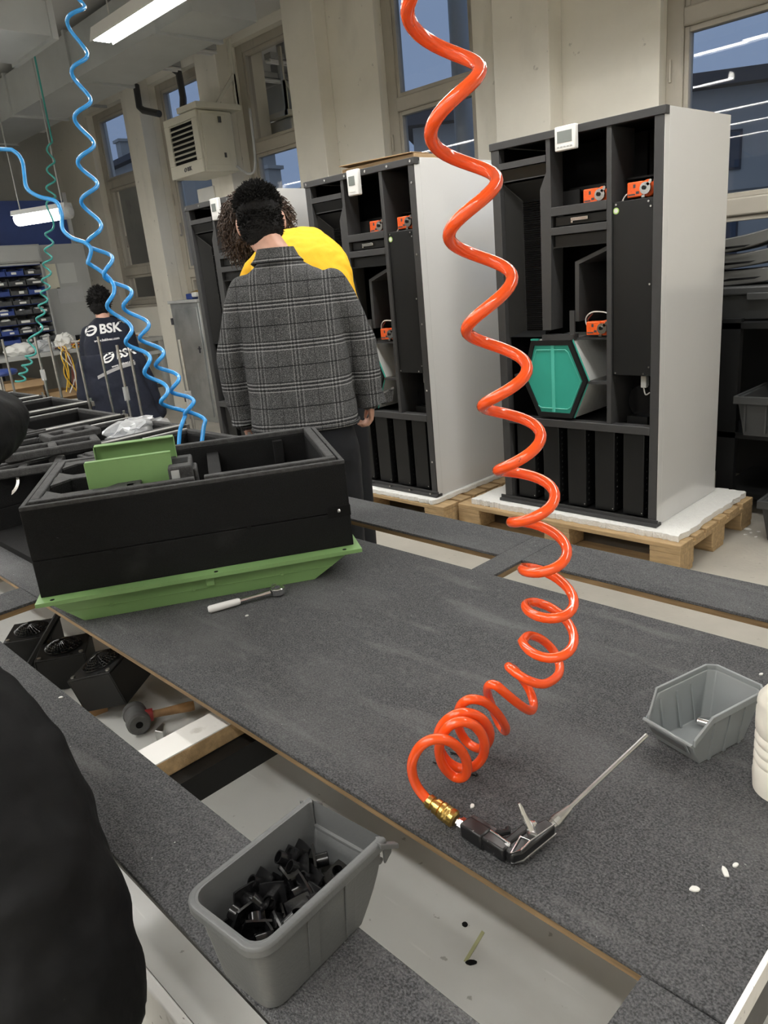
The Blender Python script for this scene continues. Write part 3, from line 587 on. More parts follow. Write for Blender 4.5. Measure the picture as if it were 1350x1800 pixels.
# ratchet wrench ------------------------------------------------------
a, b = at(366, 1072, 2, HT + .010), at(488, 1038, 2, HT + .013); d = (b - a).normalized(); sd = d.cross(up).normalized()
rw = empty('ratchet_wrench', a, 'chrome ratchet wrench lying beside the green tray', 'wrench')
part('grip', MB().tube([a, a + d * .004, a + d * .03, a + d * .075, a + d * .08], [.007, .0095, .0095, .0085, .0065], 14), M['lamp_body'], rw, smooth=True)
part('shank', MB().tube([a + d * .08, a + d * .12, b - d * .02], [.0065, .0055, .008], 12), M['chrome'], rw, smooth=True)
part('head', MB().lathe(b - up * .009, up, [(0, .016), (.002, .0185), (.016, .0185), (.018, .016)], 22), M['chrome'], rw, smooth=True)
part('dial', MB().cyl(b + up * .009, b + up * .0105, .0075, seg=14), M['print_dark'], rw); part('lever', MB().cyl(b - d * .012 + up * .009, b - d * .012 + up * .0105, .003, seg=8), M['print_dark'], rw)
part('socket', MB().lathe(b - sd * .017, -sd, [(0, .008), (.012, .009), (.014, .007)], 14), M['steel'], rw, smooth=True)

# grey bin with brackets ----------------------------------------------
def bin_mesh(root, W, L, H, taper, m, cut=0.0, front_h=.55, th=.004, ribs=3, rim=.010):
    """open bin: width W (x), length L (y), height H; the +y end slopes and is lower (scoop front)"""
    def ring(k, z, o=0):
        w2 = W / 2 - taper * (1 - k) - o; y0 = taper * (1 - k) + o; y1 = L - o - cut * (1 - k)
        r = .018; P = []
        for cx, cy, a0 in ((w2 - r, y0 + r, -90), (w2 - r * .3, y1 - r * .3, 0), (-w2 + r * .3, y1 - r * .3, 90), (-w2 + r, y0 + r, 180)):
            rr = r if cy < L / 2 else r * .3
            for q in range(5): t = math.radians(a0 + q * 22.5); P.append((cx + rr * math.cos(t), cy + rr * math.sin(t), z))
        return P
    def dip(P, k):
        out = []
        for x, y, z in P:
            t = max(0, (y - L * .80) / (L * .20)); zz = z
            if abs(x) < W / 2 * .82: zz = min(z, H * front_h + (1 - t) * 1) if t > .5 else z
            out.append((x, y, zz))
        return out
    ks = [0, .15, .4, .7, 1.0]; outer = [ring(k, k * H) for k in ks]; inner = [ring(k, max(th, k * H), th) for k in ks[::-1]]
    mb = MB(); mb.loft(outer + inner); part('body', mb, M[m], root, smooth=True, ang=50)
    mb = MB(); top = ring(1, H)[2:-2]
    return ring
gb = empty('storage_bin', (0, 0, 0), 'large grey plastic bin full of black brackets at the edge of the near mat strip', 'bin')
W_, L_, H_ = .122, .196, .108; th = .0035
def gring(k, z, o=0):
    w2 = W_ / 2 - .012 * (1 - k) - o; y0 = .012 * (1 - k) + o; r = .02
    y1 = L_ - o - (.036 * max(0, (1 - k * 1.35)) ** 1.6 if k < .74 else 0); P = []
    for cx, cy, a0 in ((w2 - r, y0 + r, -90), (w2 - .004, y1 - .004, 0), (-w2 + .004, y1 - .004, 90), (-w2 + r, y0 + r, 180)):
        rr = r if cy < .1 else .004
        for q in range(6): t = math.radians(a0 + q * 18); P.append((cx + rr * math.cos(t), cy + rr * math.sin(t), z))
    return P
def frontcut(P, o=0):       # the pick front stays lower than the sides
    return [(x, y, min(z, .072) if y > L_ - .02 and abs(x) < W_ / 2 - .006 else z) for x, y, z in P]
ks = (0, .08, .2, .35, .5, .65, .8, .93, 1)
mb = MB(); mb.loft([gring(k, k * H_) for k in ks[:-1]] + [gring(1, H_)] + [gring(1, H_, th)] + [gring(k, max(.004, k * H_), th) for k in ks[-2::-1]])
for v in mb.bm.verts:
    if v.co.y > L_ - .045 and v.co.z > .07 and abs(v.co.x) < W_ / 2 - .0065: v.co.z = .070 + (v.co.z - .07) * .1
body = part('body', mb, M['bin'], gb, smooth=True, ang=45)
rimp = [p for p in gring(1, H_)]; rimpath = [V(rimp[7])] + [V(p) for p in rimp[6:7]]
path = [V((W_ / 2, L_ + .002, H_ - .004))] + [V(p) for p in (gring(1, H_ - .004)[:6][::-1])] + [V(p) for p in (gring(1, H_ - .004)[-6:][::-1])] + [V((-W_ / 2, L_ + .002, H_ - .004))]
mb = MB()
for i in range(len(path) - 1):
    pass
prof = [(-.003, -.009), (.0065, -.009), (.0065, .003), (.003, .005), (-.003, .004)]
rings = []
for i, p in enumerate(path):
    q0, q1 = path[max(0, i - 1)], path[min(len(path) - 1, i + 1)]; t = (q1 - q0); t.z = 0; t.normalize(); n = t.cross(V((0, 0, 1))) * -1
    if n.dot(V((p.x, p.y - L_ / 2, 0))) < 0: n = -n
    rings.append([p + n * a_ + V((0, 0, b_)) for a_, b_ in prof])
part('rim', mb.loft(rings), M['bin'], gb, smooth=True, bevel=.002, ang=50)
for s in (-1, 1): part('corner_lug', MB().prism([(s * W_ / 2, L_ - .012, H_ + .002), (s * (W_ / 2 + .009), L_ - .012, H_ + .002), (s * (W_ / 2 + .009), L_ + .020, H_ - .02), (s * (W_ / 2), L_ + .020, H_ - .02)], (0, 0, -.008)).prism([(s * (W_ / 2 - .002), L_, H_ - .012), (s * (W_ / 2 - .002), L_ + .016, H_ - .02), (s * (W_ / 2 - .002), L_ + .013, H_ - .032), (s * (W_ / 2 - .002), L_, H_ - .04)], (s * .004, 0, 0)), M['bin'], gb, bevel=.0015)
part('front_rail', MB().tube([(-W_ / 2 + .004, L_ - .002, .0715), (W_ / 2 - .004, L_ - .002, .0715)], .0045, 10), M['bin'], gb, smooth=True)
for s in (-1, 1):
    for y in (.07, .13): part('side_rib', MB().prism([(s * (W_ / 2 - .0125), y, .004), (s * (W_ / 2 - .0125), y + .016, .004), (s * (W_ / 2 - .0012), y + .017, .095), (s * (W_ / 2 - .0012), y - .001, .095)], (s * .0022, 0, 0)), M['bin'], gb, bevel=.001)
for s in (-1, 1):
    for y in (.025, .11): part('foot_rib', MB().box((s * (W_ / 2 - .02) - .004, y, -.004), (s * (W_ / 2 - .02) + .004, y + .05, .001)), M['bin'], gb, bevel=.001)
GB = Matrix.Translation((.916, -2.858, HT + .0045)) @ Matrix.Rotation(math.radians(5), 4, 'Z'); gb.matrix_basis = GB
def bracket_mesh():
    mb = MB(); s = .0160
    pts = [(-s, -s * .7), (-s * .7, -s), (s * .7, -s), (s, -s * .7), (s, s * .7), (s * .7, s), (-s * .7, s), (-s, s * .7)]
    n = 16; o = [(math.copysign(min(abs(math.cos(t)) * 1.35, 1) * s, math.cos(t)), math.copysign(min(abs(math.sin(t)) * 1.35, 1) * s, math.sin(t))) for t in [2 * math.pi * i / n for i in range(n)]]
    i_ = [(.0065 * math.cos(t), .0065 * math.sin(t)) for t in [2 * math.pi * i / n for i in range(n)]]; o2 = [(.0082 * math.cos(t), .0082 * math.sin(t)) for t in [2 * math.pi * i / n for i in range(n)]]
    R = lambda P, z: [mb.bm.verts.new((x, y, z)) for x, y in P]
    r = [R(o, 0), R(o, .0028), R(o2, .0028), R(o2, .017), R(i_, .017), R(i_, 0)]
    for a_, b_ in zip(r, r[1:] + r[:1]):
        for k in range(n): mb.face([a_[k], a_[(k + 1) % n], b_[(k + 1) % n], b_[k]])
    return mb.mesh('bracket', True, 40)
bm_ = bracket_mesh(); random.seed(21)
slots = []
for lay in range(3):
    for iy in range(6):
        for ix in range(4):
            hwz = (.025, .029, .033)[lay]; y0_, y1_ = .038, (.128, .142, .148)[lay]; slots.append((-hwz + ix * hwz * 2 / 3 + random.uniform(-.003, .003), lerp(y0_, y1_, iy / 5) + random.uniform(-.004, .004), .027 + lay * .021 + (1 - iy / 6) * .006 + random.uniform(-.002, .002), lay, iy, ix))
POS = ['at the near end of the bin', 'near the near end of the bin', 'in the near half of the bin', 'in the far half of the bin', 'towards the low front of the bin', 'against the low front of the bin']
for x, y, z, lay, iy, ix in slots:
    if lay == 2 and random.random() < .2: continue
    o = link('bracket', bm_, M['gloss_black'])
    o.matrix_basis = GB @ Matrix.Translation((x, y, z)) @ Euler((random.uniform(-1.5, 1.5), random.uniform(-1.4, 1.4), random.uniform(0, 6.28))).to_matrix().to_4x4()
    tag(o, 'black flanged bushing in large bin, %s layer, %s row, %s' % (('bottom', 'middle', 'top')[lay], ('first', 'second', 'third', 'fourth', 'fifth', 'sixth')[iy], ('outermost', 'outer middle', 'inner middle', 'innermost')[ix]), 'bracket', 'black flanged bushings in the large grey bin')
tr = random; tg = empty('key_tag', GB @ V((.03, .075, .07)), 'small black tag with white print among the brackets', 'tag')
Mt = GB @ Matrix.Translation((.036, .062, .072)) @ Euler((.5, -.9, .6)).to_matrix().to_4x4()
part('tag_body', MB().box((-.008, -.012, 0), (.008, .012, .002), Mt), M['gloss_black'], tg); part('print', MB().box((-.004, -.009, .002), (.002, -.006, .0024), Mt).box((-.004, -.003, .002), (.004, .0, .0024), Mt).box((-.004, .004, .002), (.001, .008, .0024), Mt), M['print_white'], tg)

# small bin on the right -----------------------------------------------
sb = empty('small_storage_bin', (0, 0, 0), 'small light grey open-front bin, nearly empty, beside the white bottle', 'bin')
w0, w1, l0, l1, hh, t = .040, .050, .125, .150, .077, .0025     # half widths, lengths
def sring(z, o):
    k = z / hh; w2 = lerp(w0, w1, k) - o; yb = lerp(l0, l1, k) - o; yf = lerp(.012, -.012, min(1, k / .5)) + o
    if z > .044: yf = lerp(-.012, .022, (z - .044) / (hh - .044)) + o
    return [(-w2, yf, z), (w2, yf, z), (w2, yb - .01, z), (w2 - .01, yb, z), (-w2 + .01, yb, z), (-w2, yb - .01, z)]
mb = MB(); P = lambda q: [V(p) for p in q]
zs = [0, .01, .025, .044, .06, hh]
O = [[mb.bm.verts.new(p) for p in sring(z, 0)] for z in zs]; I = [[mb.bm.verts.new(p) for p in sring(max(z, t), t)] for z in zs]
for g, rev in ((O, 0), (I, 1)):
    for i in range(5):
        for k in range(6):
            if k == 0 and i >= 3: continue
            f = [g[i][k], g[i][(k + 1) % 6], g[i + 1][(k + 1) % 6], g[i + 1][k]]; mb.face(f[::-1] if rev else f)
mb.face(O[0][::-1]); mb.face(I[0])
for k in range(1, 6): mb.face([O[5][k], O[5][(k + 1) % 6], I[5][(k + 1) % 6], I[5][k]])
mb.face([O[3][0], O[3][1], I[3][1], I[3][0]])
for i in (3, 4):
    for k in (0, 1): mb.face([O[i][k], O[i + 1][k], I[i + 1][k], I[i][k]])
part('body', mb, M['bin_light'], sb, bevel=.0012)
part('rim', MB().loft([[V(p) + V(q) for q in ((0, 0, 0), tuple(V((n[0], n[1], 0)) * .004), tuple(V((n[0], n[1], 0)) * .004 + V((0, 0, .012))), (0, 0, .012))] for p, n in (((-.035, -.012, .044), (-1, 0)), ((-w1, .022, hh - .004), (-1, 0)), ((-w1, l1 - .01, hh - .004), (-1, 0)), ((-w1 + .01, l1, hh - .004), (0, 1)), ((w1 - .01, l1, hh - .004), (0, 1)), ((w1, l1 - .01, hh - .004), (1, 0)), ((w1, .022, hh - .004), (1, 0)), ((.046, -.012, .044), (1, 0)))]), M['bin_light'], sb, bevel=.001)
part('label_holder', MB().prism([(-.036, -.0125, .042), (.036, -.0125, .042), (.036, -.003, .022), (-.036, -.003, .022)], (0, -.002, 0)), M['bin_light'], sb, bevel=.0008); part('label_slot', MB().prism([(-.032, -.0145, .038), (.032, -.0145, .038), (.032, -.0075, .025), (-.032, -.0075, .025)], (0, -.0006, 0)), M['bin'], sb)
part('front_lip', MB().tube([(-.046, -.013, .045), (.046, -.013, .045)], .003, 8), M['bin_light'], sb, smooth=True)
for s in (-1, 1):
    for y in (.03, .065, .10): part('side_rib', MB().prism([(s * (w0 - .0005), y, .0), (s * (w0 - .0005), y + .006, .0), (s * (w1 - .001), y + .006, hh - .006), (s * (w1 - .001), y, hh - .006)], (s * .0025, 0, 0)), M['bin_light'], sb)
for s in (-1, 1):
    for y in (.022, .06, .095): part('inner_rib', MB().prism([(s * (w0 - .004), y, .003), (s * (w0 - .004), y + .004, .003), (s * (w1 - .0035), y + .004, hh - .01), (s * (w1 - .0035), y, hh - .01)], (-s * .002, 0, 0)), M['bin_light'], sb)
SB = Matrix.Translation(V((1.090, -2.105, HT + .001))) @ Matrix.Rotation(math.radians(20), 4, 'Z')
SB = Matrix.Translation(V((1.088, -2.158, HT + .001))) @ Matrix.Rotation(math.radians(-15), 4, 'Z'); sb.matrix_basis = SB
def in_bin(p): return SB @ V(p)
ft = empty('hose_fitting', in_bin((.012, .09, .012)), 'steel and black push fitting lying at the back of the small grey bin', 'fitting')
a, b = in_bin((-.026, .088, .011)), in_bin((.014, .104, .011)); d = (b - a).normalized()
part('steel_sleeve', MB().lathe(a, d, [(0, .005), (.002, .0065), (.02, .0065), (.021, .005)], 12), M['chrome'], ft, smooth=True); part('black_barb', MB().lathe(a + d * .021, d, [(0, .007), (.004, .008), (.006, .006), (.01, .008), (.012, .006), (.016, .0075), (.022, .005)], 12), M['gloss_black'], ft, smooth=True)
tag(part('small_plug', MB().lathe(in_bin((.018, .030, .004)), (.3, .2, 1), [(0, .006), (.006, .006), (.007, .004), (.014, .004)], 10), M['gloss_black'], smooth=True), 'small black plug at the front of the small grey bin', 'plug')

# white bottle -----------------------------------------------------------
bc = at(1378, 1390, 2, HT); bc.z = HT; bt = empty('plastic_bottle', bc, 'cloudy white ribbed plastic bottle with black cap at the right edge', 'bottle')
prof = [(0, .036), (.003, .041), (.03, .043), (.034, .042)]
for k in range(4): z = .042 + k * .016; prof += [(z, .0425), (z + .005, .040), (z + .010, .0425)]
prof += [(.112, .043), (.13, .043), (.136, .041), (.142, .0425), (.150, .041), (.166, .030), (.178, .017), (.186, .014), (.190, .014)]
part('bottle_body', MB().lathe(bc, up, prof, 32), M['jug'], bt, smooth=True); part('cap', MB().lathe(bc, up, [(.186, .0165), (.205, .0165), (.207, .014), (.207, .001)], 20), M['gloss_black'], bt, smooth=True)

# ================================================================== ORANGE COILED HOSE AND AIR GUN
HR = V((.70, .707, 0)).normalized(); HF = V((-.707, .70, 0)).normalized()
def coil(ext, first_side, per=12, flip=1, deep0=1.0, deep1=1.0):
    """ext: (px, py, depth) of successive extreme points, alternating right/left; returns the 3-D helix"""
    E = [pd(*e) for e in ext]; n = len(E); A, Rr, S = [], [], []
    for i in range(n):
        s = first_side * (1 if i % 2 == 0 else -1)
        nb = [E[j] for j in (i - 1, i + 1) if 0 <= j < n]; mid = sum((q.dot(HR) for q in nb), 0) / len(nb)
        r = abs(E[i].dot(HR) - mid) / 2; A.append(E[i] - HR * s * r); Rr.append(r); S.append(s)
    out = []
    Ac = smooth_path(A, per); 
    for i in range(n - 1):
        for k in range(per):
            t = k / per; ph = math.pi * t; deep = lerp(deep0, deep1, max(0, (i + t) / (n - 1) * 2 - 1)); r = lerp(Rr[i], Rr[i + 1], t); a_ = Ac[i * per + k]
            out.append(a_ + HR * S[i] * r * math.cos(ph) - HF * S[i] * flip * r * deep * math.sin(ph))
    out.append(E[-1]); return out
oext = [(835, -95, .74), (716, 22, .76), (843, 118, .79), (757, 238, .81), (872, 312, .84), (789, 415, .86), (899, 482, .89), (820, 580, .91), (925, 640, .93), (848, 714, .955), (949, 758, .98), (875, 827, 1.0), (973, 862, 1.02), (899, 918, 1.045), (994, 958, 1.065), (919, 1002, 1.09), (1006, 1046, 1.11), (925, 1070, 1.13), (1006, 1108, 1.15), (918, 1128, 1.17)]
path = coil(oext, 1, deep1=1.75)
def ztr(x, y, d): return pd(690 + x / 3.97, 1080 + y / 3.97, d)
low = [(950, 148, 1.205), (1040, 175, 1.235), (1120, 250, 1.25), (1165, 350, 1.235), (1150, 430, 1.205), (1060, 485, 1.175), (960, 465, 1.165), (870, 415, 1.17), (810, 365, 1.19), (850, 385, 1.225), (920, 470, 1.25), (965, 550, 1.25), (985, 630, 1.235), (965, 672, 1.205), (900, 640, 1.18), (800, 560, 1.155), (720, 495, 1.145), (670, 500, 1.16), (665, 560, 1.195), (700, 660, 1.225), (745, 760, 1.232), (785, 815, 1.215), (785, 775, 1.19), (730, 690, 1.16), (650, 615, 1.135), (550, 592, 1.12), (480, 630, 1.13), (455, 710, 1.16), (465, 800, 1.185), (520, 890, 1.195), (600, 935, 1.18), (660, 905, 1.16), (680, 830, 1.135), (640, 745, 1.11), (560, 695, 1.095), (460, 692, 1.085), (370, 745, 1.095), (320, 830, 1.11), (330, 940, 1.135), (390, 1030, 1.15), (480, 1075, 1.15), (570, 1060, 1.135), (635, 980, 1.12), (635, 870, 1.095), (580, 785, 1.075), (490, 748, 1.06), (400, 775, 1.06), (345, 850, 1.07), (325, 950, 1.09), (350, 1050, 1.11), (410, 1120, 1.125), (470, 1142, 1.12), (515, 1110, 1.11), (515, 1020, 1.09), (460, 930, 1.065), (370, 875, 1.045), (270, 875, 1.04), (190, 925, 1.045), (140, 1020, 1.06), (138, 1110, 1.075), (165, 1190, 1.085), (205, 1250, 1.088), (245, 1295, 1.088)]
lowp = smooth_path([path[-1]] + [ztr(*q) for q in low], 4)
full = path[:-1] + lowp
full = [V((p.x, p.y, max(p.z, HT + .0078))) for p in full]
top = full[0]; full = [top + V((.05, -.1, 3.55 - top.z)), top + V((.03, -.06, .6)), top + V((0, -.01, .15))] + full
oh = empty('coiled_air_hose', full[-1], 'thick orange coiled air hose hanging down onto the work table', 'hose')
part('hose', MB().tube(full, .0074, 14), M['orange_hose'], oh, smooth=True, ang=80)
e0 = full[-1]; e1 = at(800, 1441, 2, HT + .014); d = (e1 - e0).normalized(); q = (e1 - e0).length
part('coupling', MB().lathe(e0 - d * .004, d, [(0, .0075), (.006, .0085), (.0065, .0105), (.013, .0105), (.0135, .008), (.018, .008), (.0185, .0115), (.0265, .0115), (.027, .0095), (.029, .0125), (.034, .013), (.035, .012), (.037, .013), (.039, .012), (.041, .013), (.043, .012), (.045, .013), (q + .002, .013), (q + .005, .010)], 18), M['brass'], oh, smooth=True, ang=25)
# air gun
g0 = at(801, 1442, 2, HT + .014); g1 = at(818, 1452, 2, HT + .014); g2 = at(893, 1500, 2, HT + .016); g3 = at(968, 1452, 2, HT + .020); g4 = at(990, 1432, 2, HT + .024); tip = at(1137, 1292, 2, HT + .085)
ag = empty('air_blow_gun', g1, 'black chipped air blow gun with long thin nozzle lying on the mat', 'air gun')
d = (g1 - g0).normalized(); part('hose_nipple', MB().lathe(g0 + d * .004, d, [(0, .006), (.005, .006), (.0055, .0095), (.019, .0095), (.0195, .008), (.023, .008)], 6), M['chrome'], ag)
d = (g2 - g1).normalized(); sd = up.cross(d).normalized(); L = (g2 - g1).length
def bar(a_, b_, w_, h_, nm, m='gun_black', r=ag, bev=.003):
    dd = (b_ - a_).normalized(); s_ = up.cross(dd).normalized(); u_ = dd.cross(s_)
    return part(nm, MB().prism([a_ + s_ * w_ + u_ * h_, a_ - s_ * w_ + u_ * h_, a_ - s_ * w_ - u_ * h_, a_ + s_ * w_ - u_ * h_], b_ - a_), M[m], r, bevel=bev)
bar(g1, g1 + d * .040, .0115, .0115, 'rear_block'); bar(g1 + d * .038, g2, .0095, .010, 'grip_body')
k = g1 + sd * .014 + up * .006
bar(k, k + d * .046, .004, .004, 'hanging_lug', bev=.0015); part('hook', MB().tube([k + d * .044, k + d * .051 + sd * .004, k + d * .056 + sd * .012, k + d * .051 + sd * .017], .0042, 8), M['gun_black'], ag, smooth=True)
bar(k + d * .048 - sd * .004, g2 + sd * .006 + up * .008, .0022, .002, 'grip_fin', 'chrome', bev=.0006)
part('grip_edge', MB().tube([g1 + d * .04 + up * .0105 + sd * .008, g2 + up * .0105 + sd * .006], .0014, 6), M['chrome'], ag)
d2 = (g3 - g2).normalized(); s2 = up.cross(d2).normalized(); p0 = g2 - d2 * .004
mb = MB().prism([p0 - s2 * .012, p0 + d2 * .015 - s2 * .017, g3 - s2 * .010, g3 + s2 * .009, p0 + d2 * .04 + s2 * .012, p0 + s2 * .010], up * .018)
for v in mb.bm.verts: v.co -= up * .010
part('head_body', mb, M['gun_black'], ag, bevel=.003)
rib = [p0 - s2 * .010 + up * .009, p0 + d2 * .014 - s2 * .014 + up * .009, p0 + d2 * .034 - s2 * .010 + up * .009, p0 + d2 * .030 + s2 * .004 + up * .009]
part('head_rib', MB().tube(rib, .0015, 6, closed=True).tube([p0 + d2 * .034 - s2 * .010 + up * .009, g3 - s2 * .008 + up * .009], .0013, 6).tube([p0 - s2 * .010 - up * .006, p0 + d2 * .014 - s2 * .017 - up * .006, g3 - s2 * .010 - up * .006], .0016, 6), M['chrome'], ag, smooth=True)
bar(p0 + d2 * .005 + s2 * .008 + up * .004, p0 + d2 * .048 + s2 * .012 + up * .006, .006, .006, 'valve_housing')
vv = p0 + d2 * .050 + s2 * .012 + up * .006; part('valve_spring', MB().lathe(vv, d2, [(0, .0065), (.003, .0065), (.0032, .005), (.006, .005), (.0062, .0062), (.009, .0062), (.0092, .004), (.013, .004)], 14), M['chrome'], ag, smooth=True, ang=25)
lv0 = pd(935, 1463, 1.005); lv1 = pd(912, 1412, 1.01); lp = [lerp(lv0, lv1, t_) for t_ in (0, .3, .6, .85, 1)]
part('lever', MB().tube(lp, [.0052, .005, .004, .0036, .002], 10), M['chrome'], ag, smooth=True); part('lever_pivot', MB().cyl(lv0 - HF * .006 - up * .002, lv0 + HF * .006 - up * .002, .007, seg=14), M['steel'], ag, smooth=True)
d3 = (tip - g4).normalized(); gs = g3 - d3 * .004
part('nozzle_nut', MB().lathe(g3 - d3 * .006, d3, [(0, .0075), (.012, .0075), (.0125, .0088), (.021, .0088), (.0215, .008), (.026, .0075), (.044, .0045)], 12), M['steel'], ag, smooth=True, ang=25)
part('nozzle_tube', MB().tube([g3 + d3 * .036, tip], .0032, 10), M['steel'], ag, smooth=True)
# ================================================================== FOAM HOUSINGS AND WHAT STANDS WITH THEM
def shell(z0, z1, L, D, t, notch=False):
    mb = MB(); mb.box((0, 0, z0), (L, t, z1)); mb.box((0, D - t, z0), (L, D, z1)); mb.box((0, t, z0), (t, D - t, z1)); mb.box((L - t, t, z0), (L, D - t, z1)); return mb
def atp(px, py, p, n): d = ray(px, py); return CAM + d * ((p - CAM).dot(n) / d.dot(n))
MAINROT = math.radians(59.18); MAINO = V((-.300, -2.592, .735))
def housing(loc, yaw, L, D, H, label, main=False):
    root = empty('foam_housing', (0, 0, 0), label, 'housing', None if main else 'row of black foam housings'); t = .042
    s = H * .4
    part('lower_shell', shell(0, s, L, D, t).box((t, t, 0), (L - t, D - t, .025)), M['epp'], root, bevel=.002)
    part('upper_shell', shell(s + .0012, H - .012, L, D, t), M['epp'], root, bevel=.002)
    # stepped rim: an outer lip and a raised inner tongue with a groove between
    part('rim_lip', shell(H - .0125, H - .002, L, D, .012), M['epp_edge'], root, bevel=.002)
    mb = MB(); a, b = .018, .040
    mb.box((a, a, H - .0125), (L * .52, b, H + .004)); mb.box((L * .55, a, H - .0125), (L - a, b, H + .004)); mb.box((a, D - b, H - .0125), (L - a, D - a, H + .004)); mb.box((a, b, H - .0125), (b, D - b, H + .004)); mb.box((L - b, b, H - .0125), (L - a, D - b, H + .004))
    part('rim_tongue', mb, M['epp_edge'], root, bevel=.003)
    if not main:
        part('partition', MB().box((L * .42, t, .025), (L * .42 + .035, D - t, H - .02)), M['epp'], root, bevel=.003)
        for yy in (.0, D - .012): part('white_rim_strip', MB().box((.02, yy + .003, H - .001), (L * .45, yy + .009, H + .004)), M['white_plastic'], root)  # thin white strips along both long rims
        part('corner_lug', MB().box((-.02, D - .05, H - .03), (.0, D - .01, H - .005)).cyl((-.012, D - .03, H - .005), (-.012, D - .03, H + .012), .006, seg=8), M['steel'], root)
    else:
        for x0, y0, x1, y1 in ((.02, .04, .26, .075), (.02, .23, .26, .275), (.02, .42, .26, .46), (.24, .04, .275, .46)): part('rib', MB().box((x0, y0, H - .09), (x1, y1, H - .006)), M['epp'], root); part('rib_cap', MB().box((x0, y0, H - .006), (x1, y1, H)), M['epp_edge'], root, bevel=.002)  # paler cap over darker sides: pocket shade put into the rib colours
        for y in (.075, .275):
            for x0, x1, s_ in ((.042, .085, 1), (.24, .195, -1)):
                for nm, z0, hgt, mm in (('gusset', H - .09, .084, 'epp'), ('gusset_cap', H - .006, .0055, 'epp_edge')):
                    part(nm, MB().prism([(x0, y, z0), (x1, y, z0), (x0, y + .05, z0)], (0, 0, hgt)), M[mm], root); part(nm, MB().prism([(x0, y + .155, z0), (x1, y + .155, z0), (x0, y + .105, z0)], (0, 0, hgt)), M[mm], root)
        part('partition', MB().box((.44, t, .025), (.475, D - t, H - .03)), M['epp'], root, bevel=.003)
        part('inner_rib', MB().box((L - t - .10, D - t - .02, .025), (L - t - .07, D - t, H - .02)), M['epp'], root, bevel=.002)
        part('connector_block', MB().box((.345, .06, H - .05), (.405, .20, H + .028)).box((.40, .09, H - .05), (.415, .17, H + .01)), M['epp_edge'], root, bevel=.005)
        part('connector_plate', MB().box((.352, .058, H - .01), (.372, .061, H + .02)), M['conduit'], root); part('connector_slot', MB().box((.355, .10, H + .028), (.395, .16, H + .029)), M['void'], root)
        part('end_notch', MB().box((L - .06, -.0015, .084), (L + .0015, .03, .112)), M['void'], root); part('notch_screw', MB().sph((L - .03, -.002, .10), .006, 8), M['chrome'], root)
        for x in (.19, .52): part('seam_hole', MB().cyl((x, -.001, s), (x, .002, s), .006, seg=8), M['void'], root)
        part('rim_hole', MB().cyl((L - .02, .25, H - .002), (L - .02, .25, H - .0012), .005, seg=8).box((L - .03, .21, H - .002), (L - .01, .225, H - .0012)), M['void'], root)
        # folded green tray underneath: flange, sloping front, tapered ends
        q = -.735 + HT; mb = MB()
        fl = [(-.008, -.034, 0), (L + .012, -.034, 0), (L + .012, D + .03, 0), (-.008, D + .03, 0)]
        part('tray_flange', MB().box((-.008, -.036, -.0025), (L + .014, D + .03, -.0002)).box((-.008, -.038, -.010), (L + .014, -.036, -.0002)), M['green'], root)
        top = [(.01, -.020), (L - .004, -.020), (L - .004, D + .02), (.01, D + .02)]; bot = [(.088, -.008), (L - .115, -.008), (L - .115, D), (.088, D)]
        part('tray_body', MB().loft([[(x, y, q + .0008) for x, y in bot], [(x, y, -.0025) for x, y in top]]), M['green'], root)
        mid = [lerp(V((*bot[i], q)), V((*top[i], -.0025)), .45) + V((0, -.0008, 0)) for i in (0, 1)]
        part('tray_fold_line', MB().tube([mid[0], mid[1]], .0011, 6), M['green'], root)
        for k in (.16, .46, .8): part('tray_rivet', MB().sph(lerp(mid[0], mid[1], k) + V((0, -.001, 0)), .0045, 8), M['green'], root)
        part('tray_tab', MB().box((L * .5, -.026, -.035), (L * .5 + .022, -.020, -.012)), M['green'], root, bevel=.002)
        for x in (.03, L * .5 + .03, L - .03): part('flange_hole', MB().cyl((x, -.024, -.0002), (x, -.024, .0004), .0055, seg=10), M['void'], root)
    root.matrix_basis = Matrix.Translation(V(loc)) @ Matrix.Rotation(yaw, 4, 'Z'); return root
housing(MAINO, MAINROT, .783, .5, .234, 'large black foam housing on a folded green sheet-metal tray, nearest on the table', True)
MX = Matrix.Translation(MAINO) @ Matrix.Rotation(MAINROT, 4, 'Z')
wv = V((-math.sin(MAINROT), math.cos(MAINROT), 0)); uv = V((math.cos(MAINROT), math.sin(MAINROT), 0))
RB = -math.pi / 2
housing((-1.12, -1.655, HT + .001), RB, .46, .42, .235, 'black foam housing directly behind the green-tray one, blue hose ends in it')
housing((-1.66, -1.62, HT + .001), RB, .80, .45, .235, 'black foam housing holding a clear plastic bag, third from the front of the row')
housing((-2.26, -1.60, HT + .001), RB, .80, .47, .235, 'black foam housing fourth from the front of the row')
housing((-2.92, -1.47, HT + .001), RB, .80, .48, .235, 'black foam housing fifth from the front of the row')
housing((-3.55, -1.47, HT + .001), RB, .80, .44, .235, 'black foam housing furthest back in the row, by the bench')
